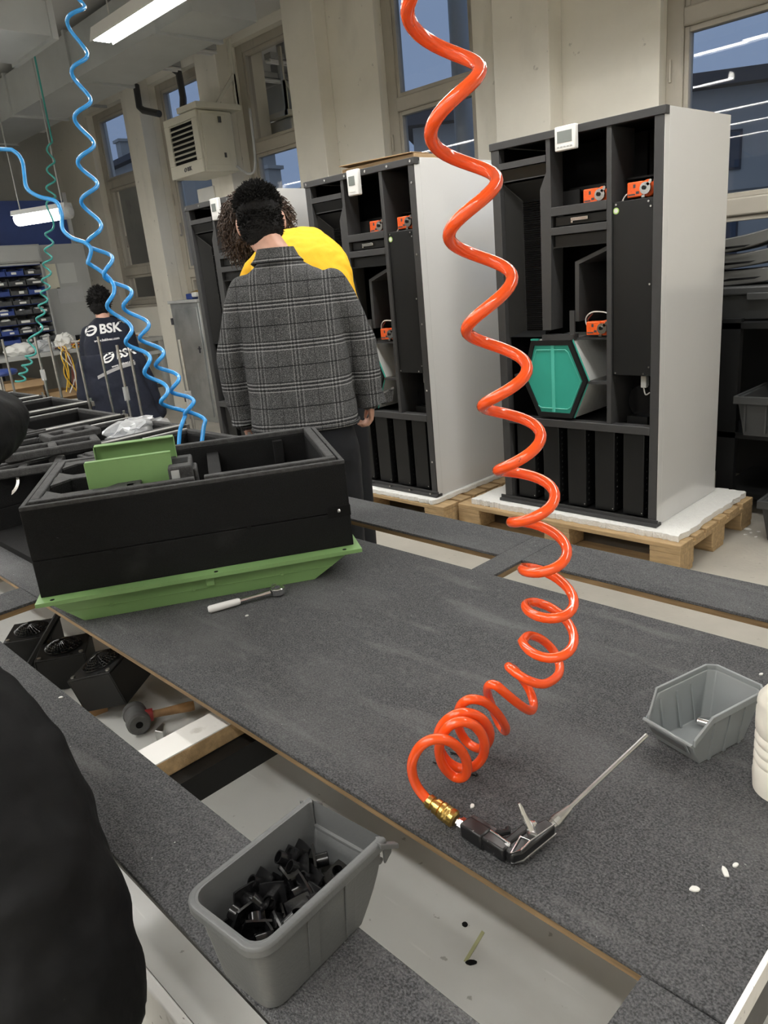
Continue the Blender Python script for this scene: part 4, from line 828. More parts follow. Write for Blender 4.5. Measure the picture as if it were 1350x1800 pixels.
# two green panels standing in the open housing
def green_panel(p0, p1, drop, th, label, flange):
    r = empty('sheet_cover', (p0 + p1) / 2 - V((0, 0, drop)), label, 'panel'); dn = V((0, 0, -drop))
    part('sheet', MB().prism([p0, p1, p1 + dn, p0 + dn], wv * th), M['green'], r)
    if flange:
        f = -wv * .022
        part('flange', MB().prism([p0 + V((0, 0, .001)), p1 + V((0, 0, .001)), p1 + f, p0 + f], V((0, 0, .003))).prism([p1, p1 + dn, p1 + dn + f, p1 + f], uv * .002).prism([p0, p0 + dn, p0 + dn + f, p0 + f], -uv * .002), M['green'], r, bevel=.001)
    else: part('folded_edge', MB().prism([p0, p1, p1 + wv * .018, p0 + wv * .018], V((0, 0, .003))).prism([p0, p0 + dn, p0 + dn + wv * .015, p0 + wv * .015], -uv * .002), M['green'], r, bevel=.001)
def loc_plane(px, py, yl): return atp(px, py, MAINO + wv * yl, wv)
a, b = loc_plane(148, 816, .10), loc_plane(299, 796, .10); b.z = a.z = (a.z + b.z) / 2
green_panel(a, b, .135, .002, 'plain green sheet panel standing in the open housing, in front of the flanged one', False)
a, b = loc_plane(166, 784, .20), loc_plane(304, 767, .20); b.z = a.z = (a.z + b.z) / 2
green_panel(a, b, .14, .002, 'green panel with folded flange standing behind the plain green one', True)
r = empty('sheet_cover', at(10, 900, 2, HT), 'green painted cover lying at the left edge beside the housing', 'panel')
p = [at(-40, 870, 2, HT + .10), at(38, 872, 2, HT + .06), at(20, 890, 2, HT + .03), at(-40, 878, 2, HT + .03)]
part('sheet', MB().prism(p, (0, 0, .004)), M['green'], r); part('side', MB().prism([p[1], p[2], p[2] - V((0, 0, .03)), p[1] - V((0, 0, .05))], (-.004, 0, 0)), M['green'], r)
r = empty('wiring_connector', at(15, 905, 2, HT), 'grey wiring connector with coloured leads at the left end of the nearest housing', 'connector')
c = at(14, 900, 2, HT + .03); part('connector_body', MB().cbox(c, (.05, .10, .05), RZ(.9)), M['bin_dark'], r, bevel=.004); part('clip', MB().cbox(c + V((.02, .0, .03)), (.02, .05, .015), RZ(.9)), M['steel'], r, bevel=.003)
for m_, dz in (('wire_yellow', .0), ('wire_brown', .006), ('wire_white', .012)): part('lead', MB().tube(smooth_path([c + V((.02, 0, .03 + dz)), c + V((.0, .05, .06 + dz)), c + V((.03, .10, .065 + dz))]), .002, 6), M[m_], r, smooth=True)
# loose grey foam parts piled behind the nearest housing at the left
def crook(px, py, z, L, rz, label):
    c = at(px, py, 2, z); r = empty('foam_insert', c, label, 'foam insert', 'loose foam inserts behind the nearest housing')
    T = Matrix.Translation(c) @ Matrix.Rotation(rz, 4, 'Z')
    mb = MB(); 
    for x0, x1, y0, y1 in ((-L, L, -.07, -.045), (-L, L, .045, .07), (-L, -L + .03, -.045, .045), (L - .03, L, -.045, .045), (-.015, .015, -.045, .045)): mb.box((x0, y0, 0), (x1, y1, .03), T)
    part('insert_body', mb, M['epp_edge'], r, bevel=.006)
tray_t = at(80, 800, 2, .78)
crook(95, 795, .90, .16, 1.25, 'long grey foam insert lying across the row left of the green panels'); crook(45, 830, .86, .13, 1.1, 'short grey foam insert at the left edge of the row'); crook(125, 770, .90, .10, 1.5, 'small grey foam insert nearest the clear plastic bag')
tag(part('pipe_ring', MB().lathe(at(6, 845, 2, .84), (.6, -.5, .25), [(0, .055), (.012, .06), (.013, .05), (.0, .048)], 28), M['chrome'], smooth=True), 'silver duct ring at the left edge of the picture', 'ring')
tag(part('carrier_board', MB().box((-1.62, -2.44, HT), (-.72, -2.30, HT + .02)), M['epp']), 'black foam board lying under the loose inserts', 'board')
# steel rods standing along the row
ROD = [((0, 597), (26, 690)), ((62, 592), (84, 694)), ((81, 592), (109, 700)), ((130, 602), (158, 716)), ((169, 592), (197, 715)), ((202, 607), (230, 733)), ((228, 618), (250, 732)), ((315, 597), (342, 757))]
WHERE = ['upright rod in front of the round blue stool', 'upright rod with collar in front of the cardboard box', 'plain upright rod by the thick bunch of hanging cables', 'upright rod in front of the white-pronged rack', 'upright rod under the first print on the worker\'s back', 'upright rod with a collar in front of the hanging jacket', 'upright rod crossing the second jacket print', 'upright rod with collar in front of the zinc locker']
for k, (a, b) in enumerate(ROD):
    base = at(*b, 2, .885 if k not in (2, 3) else .885); topz = at(*a, 0, base.x).z
    zb = HT if base.y < -1.47 else 0; r = empty('steel_rod', (base.x, base.y, zb), WHERE[k], 'rod', 'upright threaded rods along the row'); rad = .0062 if base.x > -2.4 else .007
    part('rod', MB().cyl((base.x, base.y, zb), (base.x, base.y, topz), rad, seg=10), M['steel'], r, smooth=True)
    if k in (1, 5, 7): part('collar', MB().cyl((base.x, base.y, lerp(HT, topz, .55)), (base.x, base.y, lerp(HT, topz, .66)), rad * 2, seg=12), M['conduit'], r, smooth=True)
# clear bag
def crumple(name, c, size, m, label, cat, g=None, seed=0, amt=.35, rot=0, fq=2.2):
    mb = MB(); bmesh.ops.create_icosphere(mb.bm, subdivisions=4, radius=1)
    for v in mb.bm.verts:
        n = noise.noise_vector(v.co * fq + V((seed * 3.1, 0, 0))); v.co += n * amt
        v.co.z = max(v.co.z, -.75); q = RZ(rot) @ V((v.co.x * size[0], v.co.y * size[1], (v.co.z + .75) * size[2])); v.co = V(c) + q
    return tag(part(name, mb, M[m], smooth=True, ang=25), label, cat, g)
crumple('plastic_bag', at(245, 772, 2, .83) + V((0, 0, -.02)), (.07, .14, .06), 'bag', 'crumpled clear plastic bag lying in the third black housing', 'bag', seed=2, rot=.2, amt=.5, fq=3)
# blue and sea-green coiled hoses
def hose(name, ext, side, d0, d1, r, m, label, per=8, pre=None, post=None, upz=3.55):
    n = len(ext); e3 = [(x, y, lerp(d0, d1, i / (n - 1))) for i, (x, y) in enumerate(ext)]
    P = coil(e3, side, per)
    if pre: P = smooth_path([pd(*q) for q in pre] + [P[0]], 6)[:-1] + P
    if post: P = P + smooth_path([P[-1]] + [pd(*q) for q in post], 6)[1:]
    if upz: P = [V((P[0].x, P[0].y, upz))] + P
    o = part(name, MB().tube(P, r, 8), M[m], smooth=True, ang=80); return tag(o, label, 'hose')
h1 = [(122, -70), (148, -60 + 74), (119, 44), (153, 100), (127, 132), (159, 180), (132, 213), (165, 257), (138, 290), (171, 327), (144, 359), (178, 400), (155, 432), (198, 455), (186, 490), (232, 514), (220, 545), (262, 571), (248, 598), (288, 620), (276, 645), (315, 664), (303, 690), (341, 706), (326, 730)]
h1[0] = (120, -22)
hose('coiled_blue_hose', h1, -1, 2.5, 2.45, .0066, 'blue_hose', 'blue coiled air hose hanging from the ceiling, upper strand', post=[(320, 745, 2.42), (316, 760, 2.42), (314, 790, 2.42)])
h2 = [(154, 462), (201, 511), (192, 545), (232, 578), (224, 606), (264, 629), (257, 660), (294, 682), (285, 710), (361, 740)]
hose('coiled_blue_hose', h2, -1, 2.45, 2.40, .0066, 'blue_hose', 'blue coiled air hose entering from the left edge, lower strand', pre=[(-420, 120, 2.6), (-150, 255, 2.5), (0, 262, 2.5), (25, 266, 2.5), (39, 283, 2.5), (43, 308, 2.48), (48, 332, 2.46), (70, 346, 2.46), (98, 354, 2.46), (108, 375, 2.46), (110, 402, 2.46), (126, 418, 2.45), (150, 427, 2.45), (160, 440, 2.45)], post=[(358, 752, 2.40), (354, 785, 2.40)], upz=None)
h3 = [(92, 250), (83, 265), (96, 285), (83, 300), (97, 318), (82, 332), (97, 347), (82, 362), (94, 400), (80, 413), (93, 429), (79, 441), (91, 455), (76, 466), (89, 482), (74, 494), (87, 506), (72, 516), (83, 529), (68, 539), (78, 551), (64, 562), (74, 580), (50, 600), (62, 622), (45, 627), (55, 639), (39, 643), (47, 653), (34, 658), (44, 668), (28, 670)]
hose('coiled_green_hose', h3, 1, 6.3, 5.9, .008, 'green_hose', 'thin sea-green coiled hose hanging in front of the drawer cabinet', per=8)
# ================================================================== PEOPLE
def solid(name, mb, voxel, smooth=4, disp=None):
    """union of closed pieces into one continuous surface"""
    me = mb.mesh(name + '_tmp'); o = bpy.data.objects.new('tmp', me); COL.objects.link(o)
    m = o.modifiers.new('r', 'REMESH'); m.mode = 'VOXEL'; m.voxel_size = voxel
    s = o.modifiers.new('s', 'SMOOTH'); s.iterations = smooth; s.factor = .5
    dg = bpy.context.evaluated_depsgraph_get(); dg.update(); me2 = bpy.data.meshes.new_from_object(o.evaluated_get(dg)); me2.name = name
    bpy.data.objects.remove(o); bpy.data.meshes.remove(me)
    if disp:
        amt, sc = disp; me2.update(); nn = [v.normal.copy() for v in me2.vertices]
        for v, n_ in zip(me2.vertices, nn):
            q = v.co * sc; k = noise.fractal(V((q.x, q.y, q.z * 1.0)), .8, 2.1, 3); v.co += n_ * k * amt
    me2.polygons.foreach_set('use_smooth', [True] * len(me2.polygons)); me2.update(); return me2
def limb(mb, pts, rad, seg=14):
    for i in range(len(pts) - 1):
        mb.tube([pts[i], pts[i + 1]], [rad[i], rad[i + 1]], seg)
    for p, r in zip(pts, rad): mb.sph(p, r * .995, 14)
def ell_rings(mb, specs, rt, fw, n=24, p=2.4):
    """specs: (centre, half width, half depth); cross sections of a trunk or garment"""
    rings = []
    for c, a, b in specs:
        R_ = []
        for k in range(n):
            t = 2 * math.pi * k / n; ct, st = math.cos(t), math.sin(t)
            R_.append(V(c) + rt * (a * math.copysign(abs(ct) ** (2 / p), ct)) + fw * (b * math.copysign(abs(st) ** (2 / p), st)))
        rings.append(R_)
    mb.loft(rings)
def frame(fw, upv=V((0, 0, 1))): rt = fw.cross(upv).normalized(); u = rt.cross(fw).normalized(); return rt, fw.normalized(), u
def head_prims(mb, c, fw, upv=V((0, 0, 1)), s=1.0):
    rt, f, u = frame(fw, upv); B = Matrix((rt, f, u)).transposed()
    mb.sph(c + u * .02 * s, (.074 * s, .094 * s, .092 * s), 20, B); mb.sph(c - u * .045 * s + f * .022 * s, (.058 * s, .072 * s, .072 * s), 18, B)
    mb.sph(c - u * .095 * s + f * .058 * s, (.03 * s, .026 * s, .022 * s), 12, B)
    limb(mb, [c + f * .092 * s + u * .01 * s, c + f * .112 * s - u * .03 * s], [.008 * s, .013 * s], 10)
    mb.sph(c + f * .082 * s - u * .062 * s, (.024 * s, .010 * s, .008 * s), 10, B); mb.sph(c + f * .080 * s + u * .028 * s, (.052 * s, .012 * s, .008 * s), 10, B)
    for k in (-1, 1): mb.sph(c + rt * k * .078 * s - u * .012 * s - f * .008 * s, (.011 * s, .020 * s, .033 * s), 12, B)
    return rt, f, u
def eyes(root, c, fw, upv=V((0, 0, 1))):
    rt, f, u = frame(fw, upv); mb = MB()
    for k in (-1, 1): mb.sph(c + rt * k * .03 + f * .085 + u * .008, .0115, 10)
    part('eyes', mb, M['eye'], root, smooth=True)
def hand_prims(mb, wrist, dirv, thumb, palm_n, s=1.0, curl=.5):
    """palm plus five separate, curled fingers; thumb: side direction, palm_n: direction the palm looks"""
    d = dirv.normalized(); t = (thumb - d * thumb.dot(d)).normalized(); n = (palm_n - d * palm_n.dot(d) - t * palm_n.dot(t)).normalized()
    B = Matrix((t, d, n)).transposed(); mb.sph(wrist + d * .045 * s, (.038 * s, .052 * s, .015 * s), 14, B); limb(mb, [wrist - d * .03, wrist + d * .02 * s], [.027 * s, .027 * s], 12)
    for k, L in enumerate((.072, .080, .074, .058)):
        b = wrist + d * (.088 - abs(k - 1.3) * .004) * s + t * (.028 - k * .019) * s; P = [wrist + d * .05 * s + t * (.022 - k * .015) * s, b]; a = .25 + curl * .5; q = b
        for j in range(3): q = q + (d * math.cos(a) + n * math.sin(a)) * L * (.45, .32, .23)[j] * s; P.append(q); a += curl
        limb(mb, P, [.010 * s, .0095 * s, .0085 * s, .008 * s, .0068 * s], 10)
    P = [wrist + d * .02 * s + t * .02 * s, wrist + d * .045 * s + t * .042 * s + n * .01 * s, wrist + d * .075 * s + t * .050 * s + n * .022 * s, wrist + d * .098 * s + t * .046 * s + n * .030 * s]
    limb(mb, P, [.014 * s, .012 * s, .010 * s, .0078 * s], 10)
def tufts(name, root, c, B, rad, n, ln, wd, m, keep, curl=0, seed=1):
    rnd = random.Random(seed); mb = MB()
    for _ in range(n):
        z = rnd.uniform(-1, 1); t = rnd.uniform(0, 6.283); q = math.sqrt(1 - z * z); v = V((q * math.cos(t), q * math.sin(t), z))
        if not keep(v): continue
        p = c + B @ V((v.x * rad[0], v.y * rad[1], v.z * rad[2])); nr = (B @ V((v.x / rad[0], v.y / rad[1], v.z / rad[2]))).normalized()
        if curl:
            tan = nr.orthogonal().normalized(); tan.rotate(Matrix.Rotation(rnd.uniform(0, 6.28), 3, nr)); bt = nr.cross(tan); cr = rnd.uniform(.6, 1.2) * curl; L = ln * rnd.uniform(.5, 1.2)
            pts = [p + nr * (L * i / 9) - V((0, 0, 1)) * (L * .5 * (i / 9) ** 2) + tan * cr * math.cos(i * 1.1) + bt * cr * math.sin(i * 1.1) for i in range(10)]
            mb.tube(pts, [wd] * 9 + [wd * .3], 4, cap=False)
        else:
            tip = p + nr * ln * rnd.uniform(.4, 1.1) + V((rnd.uniform(-1, 1), rnd.uniform(-1, 1), rnd.uniform(-.6, .6))) * ln * .7
            mb.tube([p - nr * .004, lerp(p, tip, .5), tip], [wd, wd * .7, wd * .1], 4, cap=False)
    return part(name, mb, M[m], root, smooth=True, ang=80)
def text_mesh(s, size, ext=.0006, bold=0):
    cu = bpy.data.curves.new('t', 'FONT'); cu.body = s; cu.size = size; cu.extrude = ext; cu.offset = bold; cu.align_x = 'CENTER'; cu.align_y = 'CENTER'; cu.resolution_u = 3
    o = bpy.data.objects.new('t', cu); COL.objects.link(o); dg = bpy.context.evaluated_depsgraph_get(); dg.update()
    me = bpy.data.meshes.new_from_object(o.evaluated_get(dg)); bpy.data.objects.remove(o); bm = bmesh.new(); bm.from_mesh(me); bpy.data.meshes.remove(me); return bm
def emblem(mb, c, w_, h_, th=.0006, slant=.3):
    """white oval with two dark slots: an outer ring, a slanting bar and two lobes"""
    n = 28; f = lambda k, a: (c[0] + a * w_ * math.cos(2 * math.pi * k / n) + slant * a * h_ * math.sin(2 * math.pi * k / n), c[1] + a * h_ * math.sin(2 * math.pi * k / n))
    for k in range(n):
        P = [f(k, 1), f(k + 1, 1), f(k + 1, .62), f(k, .62)]; mb.prism([(x, y, 0) for x, y in P], (0, 0, th))
    mb.prism([(c[0] + x * w_, c[1] + y * h_, 0) for x, y in ((-.78, -.30), (.62, .05), (.78, .30), (-.62, -.05))], (0, 0, th))
def to_surface(mb, T, bvh, direction, gap=.002):
    """lay flat print (in its own xy plane, placed by T) onto a garment"""
    d = V(direction).normalized()
    bmesh.ops.subdivide_edges(mb.bm, edges=[e for e in mb.bm.edges if e.calc_length() > .03], cuts=2)
    for v in mb.bm.verts:
        zz = v.co.z; p = T @ V((v.co.x, v.co.y, 0)); h = bvh.ray_cast(p - d * .5, d, 1.0)
        v.co = (h[0] if h[0] is not None else p) - d * (gap + zz)
    return mb
def bvh_of(me): bm = bmesh.new(); bm.from_mesh(me); b = BVHTree.FromBMesh(bm); bm.free(); return b
VPX = V((0, 0, 1))
# ---- man in the plaid jacket --------------------------------------------------
F = V((-.72, .69, 0)).normalized(); Rb = F.cross(VPX).normalized(); D0 = 2.96
P_ = lambda x, y, dd=0: pd(x, y, D0 + dd)
hip = P_(545, 765); man = empty('person', (hip.x, hip.y, 0), 'man with short dark hair in a grey plaid jacket, seen from behind', 'person')
hc = P_(458, 388, .05); hup = (V((0, 0, 1)) + F * .25 - Rb * .10).normalized(); hfw = (F - V((0, 0, .25)) - Rb * .1).normalized()
mb = MB(); head_prims(mb, hc, hfw, hup, 1.13)
nb = P_(487, 452); limb(mb, [hc - V((0, 0, .05)) - F * .02, nb, nb - V((0, 0, .08))], [.058, .062, .07])
tor = [(nb - V((0, 0, .10)), .14, .07), (P_(504, 520), .17, .10), (P_(520, 640), .155, .10), (P_(540, 740), .15, .09), (P_(548, 800), .15, .09)]; ell_rings(mb, tor, Rb, F)
shL, elL, wrL = P_(430, 516), P_(407, 635, .03), P_(430, 735, .10); shR, elR, wrR = P_(583, 504), P_(634, 600, .03), P_(650, 700, .06)
for a, b, c in ((shL, elL, wrL), (shR, elR, wrR)): limb(mb, [a, b, c], [.05, .038, .027])
hand_prims(mb, P_(650, 702, .06), V((-.02, .03, -1)) + F * .15, F + V((0, 0, -.1)), -Rb, .92, .75); hand_prims(mb, P_(432, 742, .10), V((.05, .03, -1)) + F * .3, F, Rb, .92, .6)
def leg_pts(h, s, fx=0): top = h + Rb * s * .095; return [V((top.x, top.y, h.z)), V((top.x + F.x * .02, top.y + F.y * .02, .48)), V((top.x, top.y, .08))]
for s in (-1, 1): limb(mb, leg_pts(hip, s), [.08, .055, .04])
part('body', solid('body', mb, .0055, 3), M['skin'], man); eyes(man, hc, hfw, hup)
mb = MB()
ell_rings(mb, [(P_(487, 446, -.0), .066, .066), (P_(491, 462), .085, .080), (P_(495, 474), .125, .098), (P_(500, 490), .190, .112), (P_(505, 512), .208, .122), (P_(512, 560), .206, .130), (P_(522, 630), .203, .132), (P_(530, 690), .205, .130), (P_(538, 745), .212, .134)], Rb, F, 28, 2.6)
limb(mb, [shL - Rb * -.005, lerp(shL, elL, .5) - F * .01, elL, lerp(elL, wrL, .5), wrL], [.070, .069, .064, .060, .054]); limb(mb, [shR, lerp(shR, elR, .5) - F * .01, elR, lerp(elR, wrR, .55), wrR], [.070, .069, .063, .058, .050])
jm = solid('jacket', mb, .0075, 5, (.006, 7)); part('jacket', jm, M['plaid'], man)
rt, f, u = frame(F, (V((0, 0, 1)) - F * .15).normalized()); cc = P_(486, 452)
mb = MB(); rings = []
for zz, a, b in ((.030, .068, .068), (.034, .072, .073), (.0, .088, .088), (-.018, .105, .10), (-.02, .098, .093), (.0, .080, .08)): rings.append([cc + u * zz + rt * a * math.cos(2 * math.pi * k / 28) + f * b * math.sin(2 * math.pi * k / 28) + V((0, 0, -.03 * max(0, math.sin(2 * math.pi * k / 28)))) for k in range(28)])
part('collar', mb.loft(rings + [rings[0]], cap=False), M['plaid'], man, smooth=True, ang=60)
bv = bvh_of(jm)
mb = MB(); hem = []
for k in range(40): t = 2 * math.pi * k / 40; hem.append(P_(538, 745) + Rb * .2095 * math.copysign(abs(math.cos(t)) ** .77, math.cos(t)) + F * .132 * math.copysign(abs(math.sin(t)) ** .77, math.sin(t)))
part('hem', mb.tube(hem, .006, 8, closed=True), M['plaid'], man, smooth=True)
q = wrR; part('cuff', MB().lathe(q + V((0, 0, .03)), V((.1, .1, -1)), [(0, .052), (.03, .057), (.055, .060), (.055, .052), (.0, .046)], 20).prism([q + Rb * .05 + V((0, 0, .01)), q + Rb * .10 + V((0, 0, .03)), q + Rb * .09 - V((0, 0, .02)), q + Rb * .045 - V((0, 0, .03))], F * .05), M['plaid'], man, smooth=True, ang=40)
part('cuff', MB().lathe(wrL + V((0, 0, .03)), V((.1, .1, -1)), [(0, .052), (.03, .058), (.05, .062), (.05, .054), (.0, .046)], 20), M['plaid'], man, smooth=True, ang=40)
mb = MB(); ell_rings(mb, [(hip + V((0, 0, .06)), .165, .10), (hip, .175, .112), (hip - V((0, 0, .10)), .185, .122)], Rb, F)
for s in (-1, 1): a, b, c = leg_pts(hip, s); limb(mb, [a - V((0, 0, .06)), b, c], [.098, .082, .072])
part('trousers', solid('trousers', mb, .010, 4, (.006, 9)), M['trouser'], man)
for s in (-1, 1):
    c = leg_pts(hip, s)[2]; mb = MB(); limb(mb, [V((c.x, c.y, .05)) - F * .06, V((c.x, c.y, .05)), V((c.x, c.y, .045)) + F * .14], [.045, .052, .04]); me = solid('shoe', mb, .009, 3)
    for v in me.vertices: v.co.z = max(v.co.z, .004)
    part('shoe', me, M['gloss_black'], man)
rt, f, u = frame(hfw, hup); HB = Matrix((rt, f, u)).transposed()
mb = MB(); mb.sph(hc + u * .030 - f * .008, (.090, .110, .108), 20, HB); mb.sph(hc - u * .03 - f * .034, (.083, .080, .090), 18, HB); mb.sph(hc + u * .085 - f * .01, (.074, .088, .055), 16, HB)
hm = solid('hair', mb, .007, 3, (.006, 22))
for v in hm.vertices:
    l = (v.co - hc); 
    if l.dot(f) > .045 and l.dot(u) < .05: v.co -= f * (l.dot(f) - .045) * .95
hair = part('hair', hm, M['hair_black'], man)
tufts('hair_tufts', hair, hc + u * .05 - f * .012, HB, (.088, .102, .092), 3400, .012, .0042, 'hair_black', lambda v: v.z > -.1, seed=3)
tufts('hair_stubble', hair, hc - u * .012 - f * .022, HB, (.088, .092, .10), 2600, .007, .0035, 'hair_black', lambda v: -.75 < v.z < .6 and v.y < .25, seed=4)
# ---- person in the yellow sweater ----------------------------------------------
Y = lambda x, y, d: pd(x, y, d)
F2 = V((-.72, .69, 0)).normalized(); hip2 = Y(566, 655, 3.36); yp = empty('person', (hip2.x, hip2.y, 0), 'person with brown curly hair in a yellow sweater bending towards the cabinets', 'person')
hc2 = Y(455, 402, 3.72); hf2 = (F2 * .8 - V((0, 0, .6)) - Rb * .45).normalized(); hu2 = (V((0, 0, .8)) + F2 * .6).normalized()
mb = MB(); head_prims(mb, hc2, hf2, hu2, 1.0); nk = Y(492, 432, 3.64); limb(mb, [hc2, nk, Y(520, 470, 3.54)], [.055, .052, .06])
ax = [(Y(515, 440, 3.58), .07, .06), (Y(524, 455, 3.53), .12, .08), (Y(536, 485, 3.46), .16, .10), (Y(550, 560, 3.40), .15, .10), (hip2, .17, .12), (hip2 - V((0, 0, .1)), .15, .11)]
ell_rings(mb, ax, Rb, F2)
s1, e1_, w1_ = Y(452, 480, 3.54), Y(428, 560, 3.62), Y(440, 600, 3.80); s2_, e2_, w2_ = Y(590, 476, 3.44), Y(610, 545, 3.50), Y(590, 590, 3.74)
for a, b, c in ((s1, e1_, w1_), (s2_, e2_, w2_)): limb(mb, [a, b, c], [.048, .038, .027])
hand_prims(mb, w1_, F2 + V((0, 0, -.2)), V((0, 0, 1)), Rb, .88, .4); hand_prims(mb, w2_, F2 + V((0, 0, -.2)), V((0, 0, 1)), -Rb, .88, .4)
for s in (-1, 1): limb(mb, leg_pts(hip2, s), [.08, .055, .04])
part('body', solid('body', mb, .0062, 3), M['skin'], yp); eyes(yp, hc2, hf2, hu2)
mb = MB(); ell_rings(mb, [(Y(508, 404, 3.62), .075, .07), (Y(516, 408, 3.58), .115, .10), (Y(521, 424, 3.54), .175, .125), (Y(523, 450, 3.50), .222, .145), (Y(532, 485, 3.46), .225, .15), (Y(550, 560, 3.40), .195, .14), (hip2, .20, .145)], Rb, F2, 28)
for a, b, c in ((s1, e1_, w1_), (s2_, e2_, w2_)): limb(mb, [a, lerp(a, b, .5), b, c], [.070, .068, .062, .045])
part('sweater', solid('sweater', mb, .008, 5, (.010, 8)), M['yellow'], yp)
mb = MB(); ell_rings(mb, [(hip2 + V((0, 0, .04)), .18, .125), (hip2 - V((0, 0, .1)), .18, .125)], Rb, F2)
for s in (-1, 1): a, b, c = leg_pts(hip2, s); limb(mb, [a - V((0, 0, .06)), b, c], [.096, .08, .07])
part('trousers', solid('trousers', mb, .010, 4), M['trouser'], yp)
for s in (-1, 1): c = leg_pts(hip2, s)[2]; mb = MB(); limb(mb, [V((c.x, c.y, .05)) - F2 * .06, V((c.x, c.y, .046)) + F2 * .14], [.046, .04]); part('shoe', solid('shoe', mb, .010, 3), M['gloss_black'], yp)
rt, f, u = frame(hf2, hu2); HB2 = Matrix((rt, f, u)).transposed(); hh = hc2 + V((0, 0, .035)) - F2 * .02
mb = MB(); mb.sph(hh, (.135, .125, .125), 22, HB2); mb.sph(hh - V((0, 0, .055)) - Rb * .075, (.075, .08, .095), 16); mb.sph(hh + Rb * .045 + V((0, 0, .02)), (.09, .09, .10), 16); hm = solid('hair', mb, .008, 2, (.022, 15)); hair = part('hair', hm, M['hair_brown'], yp)
tufts('hair_curls', hair, hh, HB2, (.145, .135, .135), 1500, .05, .0024, 'hair_brown', lambda v: v.y < .6, curl=.009, seed=5)
tufts('hair_curls', hair, hh - V((0, 0, .055)) - Rb * .075, Matrix.Identity(3), (.082, .085, .105), 500, .045, .0022, 'hair_brown', lambda v: v.z < .6, curl=.009, seed=6)
# ---- worker in navy at the bench ---------------------------------------------------
D3 = 6.3; B_ = lambda x, y, dd=0: pd(x, y, D3 + dd); F3 = V((-.93, .36, 0)).normalized(); R3 = F3.cross(VPX).normalized()
st = B_(205, 705); wk = empty('person', (st.x, st.y, 0), 'worker in a navy jacket with white print, seen from behind at the bench', 'person')
hc3 = B_(176, 530, .02); hf3 = (F3 - V((0, 0, .5)) + R3 * .2).normalized(); mb = MB(); head_prims(mb, hc3, hf3, V((0, 0, 1)) + F3 * .4, 1.0)
nk = B_(182, 566); limb(mb, [hc3, nk, nk - V((0, 0, .08))], [.055, .056, .07]); ell_rings(mb, [(B_(184, 576), .12, .08), (B_(190, 606), .17, .11), (B_(200, 670), .15, .11), (st, .17, .13)], R3, F3)
sl, sr = B_(158, 588), B_(220, 584); el, er = B_(150, 655, .10), B_(242, 652, .10); wl, wr = B_(140, 645, .5), B_(225, 645, .55)
for a, b, c in ((sl, el, wl), (sr, er, wr)): limb(mb, [a, b, c], [.048, .038, .027])
hand_prims(mb, wl, F3, V((0, 0, 1)), R3, .9, .5); hand_prims(mb, wr, F3, V((0, 0, 1)), -R3, .9, .5)
LG = []
for s in (-1, 1):
    a = st + R3 * s * .09; b = a + F3 * .42; c = V((b.x, b.y, .09)) - F3 * .03; LG.append((a, b, c)); limb(mb, [a, b, c], [.075, .055, .04])
part('body', solid('body', mb, .008, 3), M['skin'], wk); eyes(wk, hc3, hf3)
mb = MB(); ell_rings(mb, [(B_(183, 557), .07, .07), (B_(184, 564), .115, .088), (B_(187, 576), .17, .11), (B_(190, 600), .195, .13), (B_(197, 665), .195, .14), (st, .215, .16)], R3, F3)
for a, b, c in ((sl, el, wl), (sr, er, wr)): limb(mb, [a, lerp(a, b, .5), b, c], [.075, .07, .062, .045])
wj = solid('work_jacket', mb, .010, 4, (.008, 7)); part('work_jacket', wj, M['navy'], wk)
mb = MB()
for a, b, c in LG: limb(mb, [a, b, c], [.095, .078, .07])
part('trousers', solid('trousers', mb, .011, 3), M['navy'], wk)
for a, b, c in LG: mb = MB(); limb(mb, [V((c.x, c.y, .05)) - F3 * .05, V((c.x, c.y, .046)) + F3 * .15], [.046, .04]); part('shoe', solid('shoe', mb, .012, 2), M['gloss_black'], wk)
rt, f, u = frame(hf3, V((0, 0, 1))); HB3 = Matrix((rt, f, u)).transposed(); mb = MB(); mb.sph(hc3 + u * .02 - f * .018, (.092, .10, .105), 18, HB3); mb.sph(hc3 - u * .06 - f * .045, (.085, .06, .075), 16, HB3); hair = part('hair', solid('hair', mb, .009, 2, (.010, 18)), M['hair_black'], wk)
tufts('hair_tufts', hair, hc3 + u * .0 - f * .025, HB3, (.090, .093, .115), 1200, .018, .004, 'hair_black', lambda v: v.y < .3, seed=9)
def print_on(me, root, c, rt, up_, dirv, sz):
    bv = bvh_of(me); T = Matrix((( rt.x, up_.x, -dirv.x, c.x), (rt.y, up_.y, -dirv.y, c.y), (rt.z, up_.z, -dirv.z, c.z), (0, 0, 0, 1)))
    m1 = MB(); emblem(m1, (-sz * 1.35, 0), sz * .60, sz * .47); part('emblem', to_surface(m1, T, bv, dirv), M['print_white'], root)
    m2 = MB(); m2.bm.free(); m2.bm = text_mesh('BSK', sz * 1.15, .0004, sz * .035); bmesh.ops.translate(m2.bm, verts=m2.bm.verts[:], vec=(sz * .42, 0, 0)); part('lettering', to_surface(m2, T, bv, dirv), M['print_white'], root)
    m3 = MB(); m3.bm.free(); m3.bm = text_mesh('www.bskhvac.com', sz * .30, .0003, sz * .008); bmesh.ops.translate(m3.bm, verts=m3.bm.verts[:], vec=(0, -sz * .95, 0)); part('lettering', to_surface(m3, T, bv, dirv), M['print_white'], root)
t_ = .10; R3t = (RGT - RGT.dot(V((0, 0, 1))) * V((0, 0, 1))).normalized(); dv = (F3 * .5 + FWD * .5); dv.z = 0; dv.normalize(); R3t = dv.cross(VPX).normalized()
print_on(wj, wk, B_(188, 577), (R3t + V((0, 0, .02))).normalized(), V((0, 0, 1)), dv, .088)
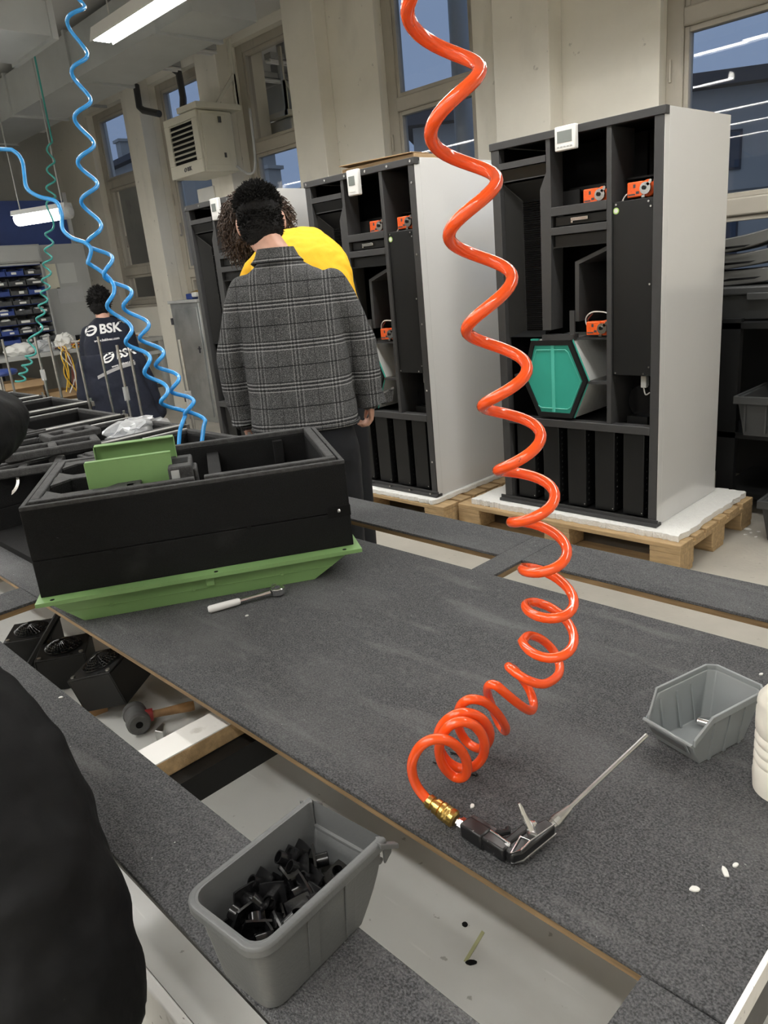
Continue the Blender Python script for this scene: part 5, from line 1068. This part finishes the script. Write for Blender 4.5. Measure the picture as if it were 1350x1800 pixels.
# stool he sits on and the jacket hung over its back
sc_ = V((st.x, st.y, 0)); ch = empty('work_chair', sc_, 'chair at the bench hidden under the hanging navy jacket', 'chair'); T = Matrix.Translation(sc_) @ Matrix((( R3.x, F3.x, 0, 0), (R3.y, F3.y, 0, 0), (0, 0, 1, 0), (0, 0, 0, 1)))
zs_ = max(.34, st.z - .14)
part('seat', MB().box((-.21, -.2, zs_ - .04), (.21, .2, zs_), T), M['black'], ch, bevel=.01)
for x in (-.19, .19):
    for y in (-.18, .18): part('leg', MB().cyl(T @ V((x, y, 0)), T @ V((x, y, zs_ - .04)), .012, seg=8), M['black'], ch, smooth=True)
part('backrest', MB().box((-.2, -.25, zs_ + .10), (.2, -.215, zs_ + .50), T).box((-.2, -.25, zs_ - .05), (-.17, -.215, zs_ + .10), T).box((.17, -.25, zs_ - .05), (.2, -.215, zs_ + .10), T), M['black'], ch, bevel=.006)
hj = empty('hanging_jacket', T @ V((0, -.26, zs_ + .50)), 'navy work jacket with grey reflective band and white print draped over the chair back', 'jacket')
mb = MB(); zt = zs_ + .56
ell_rings(mb, [(T @ V((0, -.31, zt)), .16, .035), (T @ V((0, -.33, zt - .06)), .20, .055), (T @ V((.01, -.36, zt - .25)), .215, .07), (T @ V((.03, -.37, zt - .45)), .235, .085), (T @ V((.06, -.37, max(.06, zt - .62))), .27, .10)], R3, F3)
limb(mb, [T @ V((-.2, -.29, zt - .05)), T @ V((-.24, -.30, zt - .3)), T @ V((-.22, -.31, zt - .52))], [.05, .058, .05]); limb(mb, [T @ V((.2, -.29, zt - .05)), T @ V((.26, -.30, zt - .3)), T @ V((.30, -.31, zt - .52))], [.05, .058, .05])
jm2 = solid('jacket_cloth', mb, .010, 4, (.014, 6)); part('jacket_cloth', jm2, M['navy'], hj); bv2 = bvh_of(jm2)
def surf_pt(px, py, bv, gap=.003): d = ray(px, py).normalized(); h = bv.ray_cast(CAM, d, 20); return (h[0] - d * gap) if h[0] is not None else None
band = [surf_pt(lerp(172, 238, k / 16), lerp(664, 638, k / 16) - 3 * math.sin(k / 16 * 3.1), bv2) for k in range(17)]; band = [p for p in band if p]
if len(band) > 2:
    mb = MB()
    for a, b in zip(band, band[1:]): mb.prism([a + V((0, 0, .013)), b + V((0, 0, .013)), b - V((0, 0, .013)), a - V((0, 0, .013))], -dv * .002)
    part('reflective_band', mb, M['reflect'], hj)
sp = surf_pt(214, 622, bv2) or B_(214, 622, -.3)
print_on(jm2, hj, sp, (R3t + V((0, 0, .16))).normalized(), V((0, 0, 1)), dv, .075)
# ---- person at the left edge -----------------------------------------------------------
F4 = V((-.35, .94, 0)).normalized(); R4 = F4.cross(VPX).normalized()
def edge_c(xr, y, d, hw): return pd(xr, y, d) - HR * hw
hipc = pd(245, 1650, .92) - HR * .185; lp = empty('person', (hipc.x, hipc.y, 0), 'person in a plain black jacket standing against the near mat strip', 'person')
spec = [(edge_c(-210, 830, 1.04, .15), .10, .08), (edge_c(-170, 880, 1.02, .19), .16, .11), (edge_c(-80, 1010, 1.0, .195), .18, .125), (edge_c(20, 1190, .98, .19), .18, .13), (edge_c(105, 1310, .96, .185), .185, .135), (edge_c(172, 1440, .94, .185), .19, .135), (edge_c(215, 1580, .925, .185), .19, .14), (edge_c(236, 1680, .915, .185), .19, .14)]
coat = spec + [(edge_c(252, 1790, .905, .185), .19, .14)]
bodyS = [(c, a * .82, b * .8) for c, a, b in spec]
nk4 = spec[0][0] + V((0, 0, .08)); hc4 = nk4 + V((0, 0, .14)) + F4 * .03; mb = MB(); head_prims(mb, hc4, F4); limb(mb, [hc4 - V((0, 0, .06)), nk4, spec[0][0]], [.055, .058, .07]); ell_rings(mb, bodyS, R4, F4)
sh4 = spec[1][0] + HR * .14 + V((0, 0, .02)); el4 = pd(-12, 742, 1.42); wr4 = pd(-75, 800, 1.62); shl = spec[1][0] - HR * .18; ell_ = shl + V((-.05, .0, -.28)); wll = ell_ + F4 * .2
limb(mb, [sh4, el4, wr4], [.048, .04, .028]); limb(mb, [shl, ell_, wll], [.048, .04, .028]); hand_prims(mb, wr4, (wr4 - el4), V((0, 0, 1)), -R4, .9, .6); hand_prims(mb, wll, F4, V((0, 0, 1)), R4, .9, .6)
L4 = []
for s in (-1, 1): b0 = hipc + R4 * s * .09; L4.append([V((b0.x, b0.y, hipc.z)), V((b0.x, b0.y, .40)), V((b0.x, b0.y, .08))]); limb(mb, L4[-1], [.075, .055, .04])
part('body', solid('body', mb, .008, 3), M['skin'], lp); eyes(lp, hc4, F4)
mb = MB(); ell_rings(mb, coat, R4, F4, 28); limb(mb, [sh4, lerp(sh4, el4, .5), el4, lerp(el4, wr4, .5), wr4], [.078, .074, .066, .062, .05]); limb(mb, [shl, ell_, wll], [.075, .065, .05])
part('jacket', solid('jacket', mb, .008, 4, (.013, 7)), M['black_cloth'], lp)
mb = MB()
for q in L4: limb(mb, [q[0] - V((0, 0, .12)), q[1], q[2]], [.09, .08, .072])
ell_rings(mb, [(hipc - V((0, 0, .08)), .15, .10), (hipc - V((0, 0, .16)), .15, .10)], R4, F4); part('trousers', solid('trousers', mb, .010, 3), M['trouser'], lp)
for q in L4: mb = MB(); limb(mb, [V((q[2].x, q[2].y, .05)) - F4 * .06, V((q[2].x, q[2].y, .046)) + F4 * .15], [.046, .04]); part('shoe', solid('shoe', mb, .012, 2), M['gloss_black'], lp)
mb = MB(); rt, f, u = frame(F4); mb.sph(hc4 + u * .03 - f * .015, (.085, .10, .10), 18, Matrix((rt, f, u)).transposed()); part('hair', solid('hair', mb, .009, 2, (.008, 20)), M['hair_black'], lp)
# ================================================================== BACKGROUND, LEFT: HEATER, LOCKER, BENCH, DRAWERS
hx0, hx1, hy0, hy1, hz0, hz1 = -5.40, -4.83, 1.0, 1.38, 2.405, 2.915
ht = empty('unit_heater', ((hx0 + hx1) / 2, 1.2, hz0), 'cream box heater with dark louvred front mounted high on the wall', 'heater')
mb = MB(); e = .07
mb.box((hx0, hy0 + .02, hz0), (hx1, hy1, hz1))
part('casing', mb, M['heater'], ht, bevel=.012)
mb = MB(); mb.box((hx0, hy0, hz0), (hx1, hy0 + .02, hz0 + .11)).box((hx0, hy0, hz1 - .06), (hx1, hy0 + .02, hz1)).box((hx0, hy0, hz0 + .11), (hx0 + .09, hy0 + .02, hz1 - .06)).box((hx1 - .09, hy0, hz0 + .11), (hx1, hy0 + .02, hz1 - .06)); part('front_frame', mb, M['heater'], ht, bevel=.004)
part('core', MB().box((hx0 + .09, hy0 + .014, hz0 + .11), (hx1 - .09, hy0 + .02, hz1 - .06)), M['void'], ht)
for k in range(8):
    z = hz0 + .135 + k * .042; part('louvre', MB().prism([(hx0 + .09, hy0 - .004, z), (hx0 + .09, hy0 + .012, z + .016), (hx0 + .09, hy0 + .012, z + .02), (hx0 + .09, hy0 - .004, z + .004)], (hx1 - hx0 - .18, 0, 0)), M['heater'], ht)
part('side_door', MB().box((hx1, hy0 + .05, hz0 + .06), (hx1 + .006, hy1 - .08, hz1 - .03)), M['heater'], ht, bevel=.003); part('hinge', MB().box((hx1 + .006, hy1 - .16, hz1 - .10), (hx1 + .016, hy1 - .13, hz1 - .05)).box((hx1 + .006, hy1 - .14, hz0 + .12), (hx1 + .014, hy1 - .12, hz0 + .16)), M['pipe_dark'], ht)
m1 = MB(); emblem(m1, (-.045, 0), .022, .018, .002); tx = text_mesh('BSK', .045, .001, .002); bmesh.ops.translate(tx, verts=tx.verts[:], vec=(.025, 0, 0)); m2 = MB(); m2.bm.free(); m2.bm = tx
T = Matrix.Translation((hx1 - .26, hy0 - .001, hz0 + .055)) @ Matrix.Rotation(math.pi / 2, 4, 'X')
for nm, mb in (('emblem', m1), ('lettering', m2)): bmesh.ops.transform(mb.bm, matrix=T, verts=mb.bm.verts[:]); part(nm, mb, M['print_dark'], ht)
part('wall_bracket', MB().box((hx0 + .30, .98, hz1 + .004), (hx1 + .06, 1.45, hz1 + .05)).prism([(hx1 + .03, 1.45, hz1 + .05), (hx1 + .03, 1.45, hz1 + .30), (hx1 + .03, 1.42, hz1 + .30), (hx1 + .03, 1.20, hz1 + .05), (hx1 + .03, 1.235, hz1 + .05), (hx1 + .03, 1.42, hz1 + .25), (hx1 + .03, 1.42, hz1 + .05)], (.02, 0, 0)).box((hx1 + .01, 1.43, hz1), (hx1 + .05, 1.45, 3.5)), M['heater'], ht)
tag(part('heater_cable', MB().tube(smooth_path([(hx1 + .0, 1.36, hz0 + .05), (hx1 + .10, 1.42, hz0 - .03), (hx1 + .20, 1.43, hz0 + .05), (hx1 + .22, 1.43, 2.9)]), .012, 8), M['conduit'], smooth=True), 'grey cable looping from the wall heater up the pier', 'cable')
tag(part('wall_board', MB().box((-5.68, 1.43, 1.95), (-5.38, 1.449, 2.36)), M['paper'], bevel=.003), 'pale blank board on the pier below the wall heater', 'board')
lk = empty('metal_locker', (-5.87, 1.3, 0), 'scuffed zinc-coated metal locker standing by the wall', 'locker')
part('locker_body', MB().box((-6.15, 1.17, 0), (-5.58, 1.445, 1.27)), M['sheet_steel'], lk, bevel=.004); part('locker_top', MB().box((-6.17, 1.15, 1.27), (-5.56, 1.445, 1.30)), M['conduit'], lk, bevel=.004)
part('locker_door', MB().box((-6.12, 1.158, .06), (-5.61, 1.17, 1.22)), M['sheet_steel'], lk, bevel=.003)
for z in (1.05, .2): part('hinge', MB().box((-6.16, 1.15, z), (-6.12, 1.172, z + .07)), M['print_dark'], lk)
part('latch', MB().box((-5.68, 1.150, .75), (-5.66, 1.158, .82)).box((-5.70, 1.15, .79), (-5.64, 1.156, .80)), M['print_dark'], lk)
tl = empty('valve_fitting', (-5.8, 1.3, 1.30), 'blue and white fitting lying on top of the zinc locker', 'fitting')
part('blue_body', MB().cbox((-5.86, 1.28, 1.33), (.12, .08, .06)), M['blue_bin'], tl, bevel=.01); part('white_part', MB().cbox((-5.77, 1.28, 1.345), (.09, .07, .05)), M['paper'], tl, bevel=.012); part('brass_part', MB().cyl((-5.83, 1.28, 1.36), (-5.73, 1.29, 1.37), .02), M['brass'], tl, smooth=True)
wbn = empty('workbench', (-7.3, 0, 0), 'grey steel workbench along the left end of the room', 'workbench'); zt = .895
part('bench_top', MB().box((-7.75, -2.6, zt - .045), (-6.98, 1.50, zt)), M['cab_grey'], wbn, bevel=.004)
for y in (-2.5, -1.1, .42, 1.40): part('leg', MB().box((-7.06, y, 0), (-6.99, y + .07, zt - .045)), M['cab_grey'], wbn); part('leg', MB().box((-7.72, y, 0), (-7.65, y + .07, zt - .045)), M['cab_grey'], wbn)
part('lower_rail', MB().box((-7.06, -2.5, .30), (-7.02, 1.47, .34)), M['pipe_dark'], wbn); part('drawer_rail', MB().box((-7.04, .9, .70), (-6.985, 1.45, .74)), M['conduit'], wbn)
# drawer cabinet facing the camera, one drawer = one thing
dc = empty('drawer_cabinet', (-7.55, -.35, zt), 'grey cabinet frame holding rows of small drawers on the bench', 'cabinet')
cy0, cy1, cz0, cz1, cx = -1.38, .37, 1.0, 1.82, -7.42
part('back', MB().box((cx - .26, cy0, cz0), (cx - .25, cy1, cz1)), M['blue_bin'], dc); part('side', MB().box((cx - .25, cy1, zt), (cx + .01, cy1 + .015, cz1 + .02)), M['cab_grey'], dc); part('side', MB().box((cx - .25, cy0 - .015, zt), (cx + .01, cy0, cz1 + .02)), M['cab_grey'], dc); part('top', MB().box((cx - .26, cy0 - .015, cz1), (cx + .01, cy1 + .015, cz1 + .02)), M['cab_grey'], dc)
rows, cols = 8, 9; rh, cw = (cz1 - cz0) / rows, (cy1 - cy0) / cols
for r_ in range(rows + 1): part('shelf', MB().box((cx - .25, cy0, cz0 + r_ * rh - .006), (cx + .005, cy1, cz0 + r_ * rh)), M['blue_bin'] if r_ % 3 else M['drawer'], dc)
dm = {}
def drawer_meshes():
    mb = MB(); w2, h2 = cw / 2 - .006, rh - .014
    mb.box((-.22, -w2, 0), (0, w2, .004)).box((-.004, -w2, .004), (0, w2, h2 * .5)).box((-.22, -w2, .004), (-.216, w2, h2)).box((-.216, -w2, .004), (-.004, -w2 + .004, h2 * .8)).box((-.216, w2 - .004, .004), (-.004, w2, h2 * .8))
    return mb.mesh('drawer')
me_d = drawer_meshes(); me_b = me_d.copy(); lab = MB().box((0, -.05, .012), (.002, .04, .04)).mesh('label')
random.seed(4)
rown = ['bottom', 'second', 'third', 'fourth', 'fifth', 'sixth', 'seventh', 'top']; coln = ['ninth', 'eighth', 'seventh', 'sixth', 'fifth', 'fourth', 'third', 'second', 'rightmost']
for i in range(rows):
    for j in range(cols):
        if j < 4: continue
        blue = random.random() < .22
        d_ = link('drawer_bin', me_b if blue else me_d, M['blue_bin'] if blue else M['drawer']); d_.matrix_basis = Matrix.Translation((cx + .012, cy0 + (j + .5) * cw, cz0 + i * rh + .001))
        tag(d_, ('dark blue' if blue else 'smoked grey') + ' parts drawer, %s row upwards, %s column from the notice board' % (['first', 'second', 'third', 'fourth', 'fifth', 'sixth', 'seventh', 'eighth'][i], {8: 'first', 7: 'second', 6: 'third', 5: 'fourth', 4: 'fifth'}[j]), 'drawer', 'parts drawers over the bench')
        if random.random() < .9:
            l_ = link('label', lab, M['paper'], d_); l_.matrix_parent_inverse = Matrix(); l_.matrix_basis = Matrix.Translation((.0005, random.uniform(-.02, .03), 0)) @ Matrix.Diagonal((1, random.uniform(.5, 1.1), random.uniform(.7, 1), 1))
        if random.random() < .65:
            k_ = MB(); bmesh.ops.create_icosphere(k_.bm, subdivisions=2, radius=1)
            for v in k_.bm.verts: v.co = V((v.co.x * .05 - .07, v.co.y * .06, v.co.z * .02 + .045)) + noise.noise_vector(v.co * 3 + V((i, j, 0))) * .015
            c_ = part('contents', k_, M['paper' if random.random() < .5 else 'steel'], None, smooth=True); c_.parent = d_; c_['kind'] = 'stuff'
uc = empty('wall_cabinet', (-7.4, -.2, 1.84), 'pale grey cabinet on top of the small drawers', 'cabinet'); part('cabinet_body', MB().box((-7.72, -1.4, 1.845), (-7.40, .40, 2.03)), M['cab_grey'], uc, bevel=.004); part('cabinet_door', MB().box((-7.40, -1.38, 1.86), (-7.388, .38, 2.015)), M['cab_grey'], uc, bevel=.003)
for k, (y0, y1, z1, lb) in enumerate([(-.55, -.12, 2.30, 'white carton with red print on the grey wall cabinet at the left edge')]):
    b = empty('carton', (-7.55, (y0 + y1) / 2, 2.03), lb, 'box'); part('box_body', MB().box((-7.7, y0, 2.031), (-7.42, y1, z1)), M['paper'], b, bevel=.004); part('print_band', MB().box((-7.42, y0 + .03, z1 - .08), (-7.418, y1 - .03, z1 - .05)), M['red'], b); part('print_band', MB().box((-7.42, y0 + .05, 2.06), (-7.418, y1 - .1, 2.12)), M['print_dark'], b)
nb_ = empty('notice_board', (-7.5, .75, .9), 'tall pale grey board with papers beside the drawer cabinet', 'board'); part('board', MB().box((-7.60, .42, .9), (-7.57, .98, 2.03)), M['cab_grey'], nb_, bevel=.003)
part('sheet', MB().box((-7.57, .47, 1.55), (-7.566, .60, 1.82)), mat('cream_sheet', (.70, .68, .55), .7), nb_); part('sheet', MB().box((-7.57, .62, 1.60), (-7.566, .82, 1.82)), mat('grey_sheet', (.52, .54, .52), .7), nb_); part('sheet', MB().box((-7.57, .56, 1.38), (-7.566, .86, 1.56)), M['conduit'], nb_)
bp_ = empty('blue_wall_panel', (-7.75, .35, 2.05), 'dark blue upright panel behind the hanging bench lamp', 'panel'); part('panel_sheet', MB().box((-7.80, -.02, 2.04), (-7.77, .95, 2.52)), M['blue_panel'], bp_); part('panel_post', MB().box((-7.77, .93, 1.9), (-7.74, .97, 2.6)), M['conduit'], bp_)  # plain dark blue panel on the wall behind the bench
dkb = empty('dark_cupboard', (-8.6, -.2, 0), 'dark tall cupboard at the far left behind the bench', 'cupboard'); part('cupboard_body', MB().box((-9.2, -1.6, 0), (-8.6, .1, 2.75)), M['pipe_dark'], dkb, bevel=.005); part('cupboard_door', MB().box((-8.6, -1.55, .1), (-8.585, -.75, 2.7)).box((-8.6, -.7, .1), (-8.585, .05, 2.7)), M['pipe_dark'], dkb, bevel=.004); part('handle', MB().box((-8.585, -.68, 1.2), (-8.56, -.66, 1.4)), M['conduit'], dkb)
# bench lamp
l0, l1 = at(28, 387, 2, 2.14), at(122, 372, 2, 2.14); bl = empty('bench_lamp', (l0 + l1) / 2, 'lit tube lamp with clear cover hanging over the workbench', 'lamp'); d = (l1 - l0).normalized(); s_ = d.cross(up)
part('diffuser', MB().tube([l0, l0 + d * .03, l1 - d * .10, l1 - d * .06], [.02, .055, .055, .04], 14), mat('bench_tube', (.9, .9, .9), .5, emit=((1, .98, .94), 7)), bl, smooth=True); part('lamp_cap', MB().tube([l1 - d * .07, l1, l1 + d * .02], [.058, .058, .03], 14), M['conduit'], bl, smooth=True)
part('lamp_back', MB().prism([l0 + s_ * .05 + up * .035, l0 - s_ * .05 + up * .035, l0 - s_ * .04 + up * .075, l0 + s_ * .04 + up * .075], l1 - l0), M['conduit'], bl)
for k in (.12, .9): part('wire', MB().cyl(lerp(l0, l1, k) + up * .07, V((lerp(l0, l1, k).x, lerp(l0, l1, k).y, 3.6)), .006, seg=6), M['conduit'], bl)
# things on and below the bench
crumple('parts_bag', (-7.15, -.15, zt), (.10, .16, .07), 'paper', 'white bag of parts heaped on the bench by the left edge', 'bag', 'bags on the bench', 1, .3); crumple('parts_bag', (-7.2, .12, zt), (.09, .12, .07), 'bag', 'clear bag of parts on the bench under the green hose', 'bag', 'bags on the bench', 5, .4); crumple('parts_bag', (-7.12, .34, zt), (.09, .10, .10), 'paper', 'white bag with loops of white tube, tallest on the bench', 'bag', 'bags on the bench', 8, .45)
pb = empty('control_box', (-7.2, .62, zt), 'small black control box standing on the bench beside the worker', 'box'); part('box_body', MB().box((-7.27, .53, zt + .001), (-7.15, .69, zt + .13)), M['gloss_black'], pb, bevel=.005); part('terminal', MB().box((-7.148, .56, zt + .05), (-7.14, .58, zt + .09)).box((-7.148, .62, zt + .05), (-7.14, .64, zt + .09)), M['paper'], pb); part('red_lamp', MB().cyl((-7.2, .6, zt + .13), (-7.2, .6, zt + .145), .012), M['red'], pb)
mg = empty('magnifier', (-7.0, .82, zt), 'black ring magnifier on a bent arm on the bench left of the worker', 'magnifier'); part('ring', MB().tube([V((-6.98, .86 + .07 * math.cos(t), 1.16 + .03 * math.sin(t))) for t in [2 * math.pi * k / 20 for k in range(20)]], .010, 8, closed=True), M['gloss_black'], mg, smooth=True); part('arm', MB().tube(smooth_path([(-7.0, .76, zt), (-7.0, .72, zt + .12), (-6.99, .76, zt + .22), (-6.98, .80, zt + .25)]), .008, 8), M['gloss_black'], mg, smooth=True)
def cables(name, c, n, size, cols, label, hang=0, seed=0):
    r = empty(name, c, label, 'cables'); rnd = random.Random(seed); C_ = V(c)
    for k in range(n):
        P = [C_ + V((rnd.uniform(-.5, .5) * size[0], rnd.uniform(-.5, .5) * size[1], rnd.uniform(.006, size[2]))) for _ in range(5)]
        if hang: P = [C_ + V((-.10, rnd.uniform(-.06, .06), .02)), C_ + V((.0, rnd.uniform(-.05, .05), .03)), C_ + V((.06, rnd.uniform(-.06, .06), -.06)), C_ + V((.07, rnd.uniform(-.07, .07), -hang * .5)), C_ + V((.06, rnd.uniform(-.08, .08), -hang * rnd.uniform(.8, 1)))]
        part('cable', MB().tube(smooth_path(P, 5), .007, 6), M[cols[k % len(cols)]], r, smooth=True)
cables('cable_heap', (-7.08, .62, zt), 10, (.16, .5, .09), ['wire_orange', 'wire_yellow', 'wire_white', 'wire_brown'], 'heap of orange and yellow cable ends on the bench', seed=1)
cables('hanging_cables', (-7.0, .24, zt), 9, (0, 0, 0), ['wire_yellow', 'wire_white', 'wire_brown', 'wire_yellow', 'black_cable'], 'bunch of yellow, white and dark cables hanging over the bench edge', .5, 2)
cables('hanging_cables', (-7.0, .60, zt), 4, (0, 0, 0), ['wire_yellow', 'wire_orange'], 'few yellow cables hanging over the bench edge left of the worker', .72, 3)
cables('cable_heap', (-7.1, 1.15, zt), 7, (.16, .35, .08), ['wire_white', 'wire_orange', 'wire_white'], 'tangle of pale cables on the bench right of the worker', seed=6)
for y0, y1, h, lb, x in ((-.55, -.02, .62, 'tall open cardboard box under the bench behind the leftmost rod', -7.0), (.02, .33, .45, 'lower cardboard box under the bench with paper sheets in front', -7.0)):
    b = empty('cardboard_box', (x - .2, (y0 + y1) / 2, 0), lb, 'box'); mb = MB(); x0 = x - .48; x1 = x - .08
    mb.box((x0, y0, 0), (x1, y1, .008)).box((x0, y0, .008), (x0 + .008, y1, h)).box((x1 - .008, y0, .008), (x1, y1, h)).box((x0 + .008, y0, .008), (x1 - .008, y0 + .008, h)).box((x0 + .008, y1 - .008, .008), (x1 - .008, y1, h)); part('box_body', mb, M['card'], b)
    part('box_flap', MB().prism([(x1, y0, h), (x1, y1, h), (x1 + .09, y1, h - .06), (x1 + .09, y0, h - .06)], (0, 0, .006)), M['card'], b)
tag(part('paper_sheets', MB().prism([(-6.93, .2, .06), (-6.93, .42, .05), (-6.99, .42, .34), (-6.99, .2, .36)], (.004, 0, 0)).prism([(-6.9, .36, .03), (-6.9, .52, .03), (-6.97, .52, .26), (-6.97, .36, .30)], (.004, 0, 0)), M['paper']), 'white paper sheets leaning against the lower cardboard box', 'paper')
bs = empty('round_stool', (-5.9, -1.05, 0), 'round blue stool seat at the left edge below the bench', 'stool'); sc0 = at(-4, 653, 0, -6.1); bs.matrix_basis = Matrix.Translation((sc0.x, sc0.y, 0))
part('seat', MB().lathe((sc0.x, sc0.y, sc0.z - .04), up, [(0, .15), (.02, .17), (.04, .165), (.05, .14)], 24), M['blue_bin'], bs, smooth=True); part('column', MB().cyl((sc0.x, sc0.y, 0.03), (sc0.x, sc0.y, sc0.z - .04), .025), M['chrome'], bs, smooth=True); part('base', MB().lathe((sc0.x, sc0.y, 0), up, [(0, .2), (.02, .2), (.03, .05)], 20), M['chrome'], bs, smooth=True)
fr = empty('sheet_rack', B_(158, 640, .35), 'small rack with five white prongs left of the worker', 'rack'); c0 = B_(153, 622, .33)
part('rack_plate', MB().cbox(c0 + V((0, .02, -.10)), (.02, .11, .30), RZ(.3)), M['conduit'], fr)
for k in range(5): q = B_(150 + k * 1.6, 621 + k * 8.2, .22); part('prong', MB().tube([q, q + HR * .09 + V((0, 0, .004))], [.008, .011], 8), M['paper'], fr, smooth=True)
part('rack_post', MB().cyl((c0.x, c0.y, 0), (c0.x, c0.y, c0.z - .2), .012), M['conduit'], fr, smooth=True)

# ================================================================== RIGHT SIDE: RACK, BINS AND STACKED SHELLS
rk = empty('storage_rack', (.6, 1.1, 0), 'black steel rack with shelves behind the right-hand cabinet', 'rack')
for x, y in ((-.03, .86), (1.3, .86), (-.03, 1.38), (1.3, 1.38)): part('post', MB().box((x - .045, y - .02, 0), (x + .045, y + .02, 1.02)), M['black'], rk)
for z in (1.0, .44, .12): part('shelf', MB().box((-.075, .84, z - .03), (1.35, 1.40, z)), M['black'], rk)
part('back_sheet', MB().box((-.7, 1.405, .05), (1.35, 1.41, 1.0)), M['black'], rk)
part('mesh_panel', MB().box((-.02, 1.36, .46), (1.3, 1.37, .97)), M['shell_grey'], rk)
ty = empty('storage_tray', (.2, 1.1, 1.0), 'black tray on the top of the rack, under the stacked grey shells', 'tray')
mb = MB(); x0, x1, y0, y1, z0, z1 = -.19, .34, .9, 1.36, 1.005, 1.17
mb.prism([(x0 + .05, y0 + .03, z0), (x1 - .05, y0 + .03, z0), (x1 - .03, y0 + .01, z1 - .04), (x0 + .03, y0 + .01, z1 - .04)], (0, y1 - y0 - .06, 0)); part('tray_body', mb, M['bin_dark'], ty, bevel=.006)
part('tray_rim', MB().prism([(x0, y0 - .01, z1 - .04), (x1, y0 - .01, z1 - .04), (x1, y0 - .01, z1), (x0, y0 - .01, z1)], (0, y1 - y0 + .02, 0)), M['bin_dark'], ty, bevel=.008); part('tray_handle', MB().box((.02, y0 - .022, z1 - .065), (.14, y0 - .01, z1 - .03)), M['bin_dark'], ty, bevel=.004)
for k in range(3):
    z = 1.172 + k * .078; r = empty('moulded_shell', (.0, 1.12, z), ['lowest grey moulded shell of the stack, flat on the tray', 'middle grey moulded shell of the stack, tilted', 'topmost grey moulded shell of the stack, with raised tip'][k], 'shell', 'stacked grey shells behind the right-hand cabinet')
    mb = MB(); rings = []
    for i in range(9):
        t = i / 8; x = -.24 + t * .46 - k * .03; lift = (t ** 2.2) * (.03 + k * .025); wd = .16 - .05 * t
        rings.append([(x, 1.12 - wd, z + lift), (x, 1.12 + wd, z + lift), (x, 1.12 + wd * .9, z + .072 + lift * .8), (x, 1.12 - wd * .9, z + .072 + lift * .8)])
    part('shell_body', mb.loft(rings), M['shell_grey'], r, bevel=.006); part('shell_opening', MB().prism([(-.18 - k * .03, 1.12 - .162, z + .022), (.02 - k * .03, 1.12 - .148, z + .030), (.05 - k * .03, 1.12 - .142, z + .04), (-.1 - k * .03, 1.12 - .160, z + .038)], (0, .003, 0)), M['void'], r)
def crate(x0, y0, z0, w_, d_, h_, label, nm='storage_crate'):
    r = empty(nm, (x0 + w_ / 2, y0 + d_ / 2, z0), label, 'crate', 'charcoal crates on the rack'); t = .012
    part('crate_body', MB().loft([[(x0 + .04, y0 + .04, z0), (x0 + w_ - .04, y0 + .04, z0), (x0 + w_ - .04, y0 + d_ - .04, z0), (x0 + .04, y0 + d_ - .04, z0)], [(x0 + .01, y0 + .01, z0 + h_), (x0 + w_ - .01, y0 + .01, z0 + h_), (x0 + w_ - .01, y0 + d_ - .01, z0 + h_), (x0 + .01, y0 + d_ - .01, z0 + h_)], [(x0 + .03, y0 + .03, z0 + h_), (x0 + w_ - .03, y0 + .03, z0 + h_), (x0 + w_ - .03, y0 + d_ - .03, z0 + h_), (x0 + .03, y0 + d_ - .03, z0 + h_)], [(x0 + .05, y0 + .05, z0 + t), (x0 + w_ - .05, y0 + .05, z0 + t), (x0 + w_ - .05, y0 + d_ - .05, z0 + t), (x0 + .05, y0 + d_ - .05, z0 + t)]]), M['bin_dark'], r)
    rim = MB()
    for a, b in (((x0 - .005, y0 - .005), (x0 + w_ + .005, y0 + .012)), ((x0 - .005, y0 + d_ - .012), (x0 + w_ + .005, y0 + d_ + .005)), ((x0 - .005, y0 + .012), (x0 + .012, y0 + d_ - .012)), ((x0 + w_ - .012, y0 + .012), (x0 + w_ + .005, y0 + d_ - .012))): rim.box((*a, z0 + h_ - .035), (*b, z0 + h_ + .006))
    part('crate_rim', rim, M['bin_dark'], r, bevel=.004)
    for k in range(5): part('crate_rib', MB().box((x0 + .05 + k * (w_ - .1) / 4 - .004, y0 + .012, z0 + .02), (x0 + .05 + k * (w_ - .1) / 4 + .004, y0 + .03, z0 + h_ - .036)), M['bin_dark'], r)
crate(.36, .84, 1.005, .5, .4, .15, 'charcoal crate on the top of the rack at the right edge')
crate(.04, .74, .445, .5, .42, .20, 'charcoal crate on the middle shelf of the rack')
crate(.275, .48, .002, .45, .36, .20, 'charcoal crate standing on the floor below the rack')
for k, (px, py) in enumerate([(1313, 930), (1320, 937), (1329, 944), (1310, 940), (1334, 935)]): fleck('foam_crumb', px, py, .022 if k == 0 else .010, .014 if k == 0 else .007, 'foam', ['largest white polystyrene crumb on the floor beside the pallet', 'white polystyrene crumb just below the largest one', 'white polystyrene crumb furthest from the pallet', 'white polystyrene crumb nearest the pallet', 'white polystyrene crumb behind the largest one'][k], 'crumb', 'polystyrene crumbs on the floor', 0)
wt = empty('white_stand', at(1352, 950, 2, 0), 'white rounded frame end at the right edge above the floor', 'stand'); c = at(1360, 955, 2, 0)
part('stand_tube', MB().tube(smooth_path([c + V((0, 0, .02)), c + V((0, 0, .14)), c + V((.02, .02, .20)), c + V((.08, .03, .21))]), .014, 10), M['white_plastic'], wt, smooth=True)
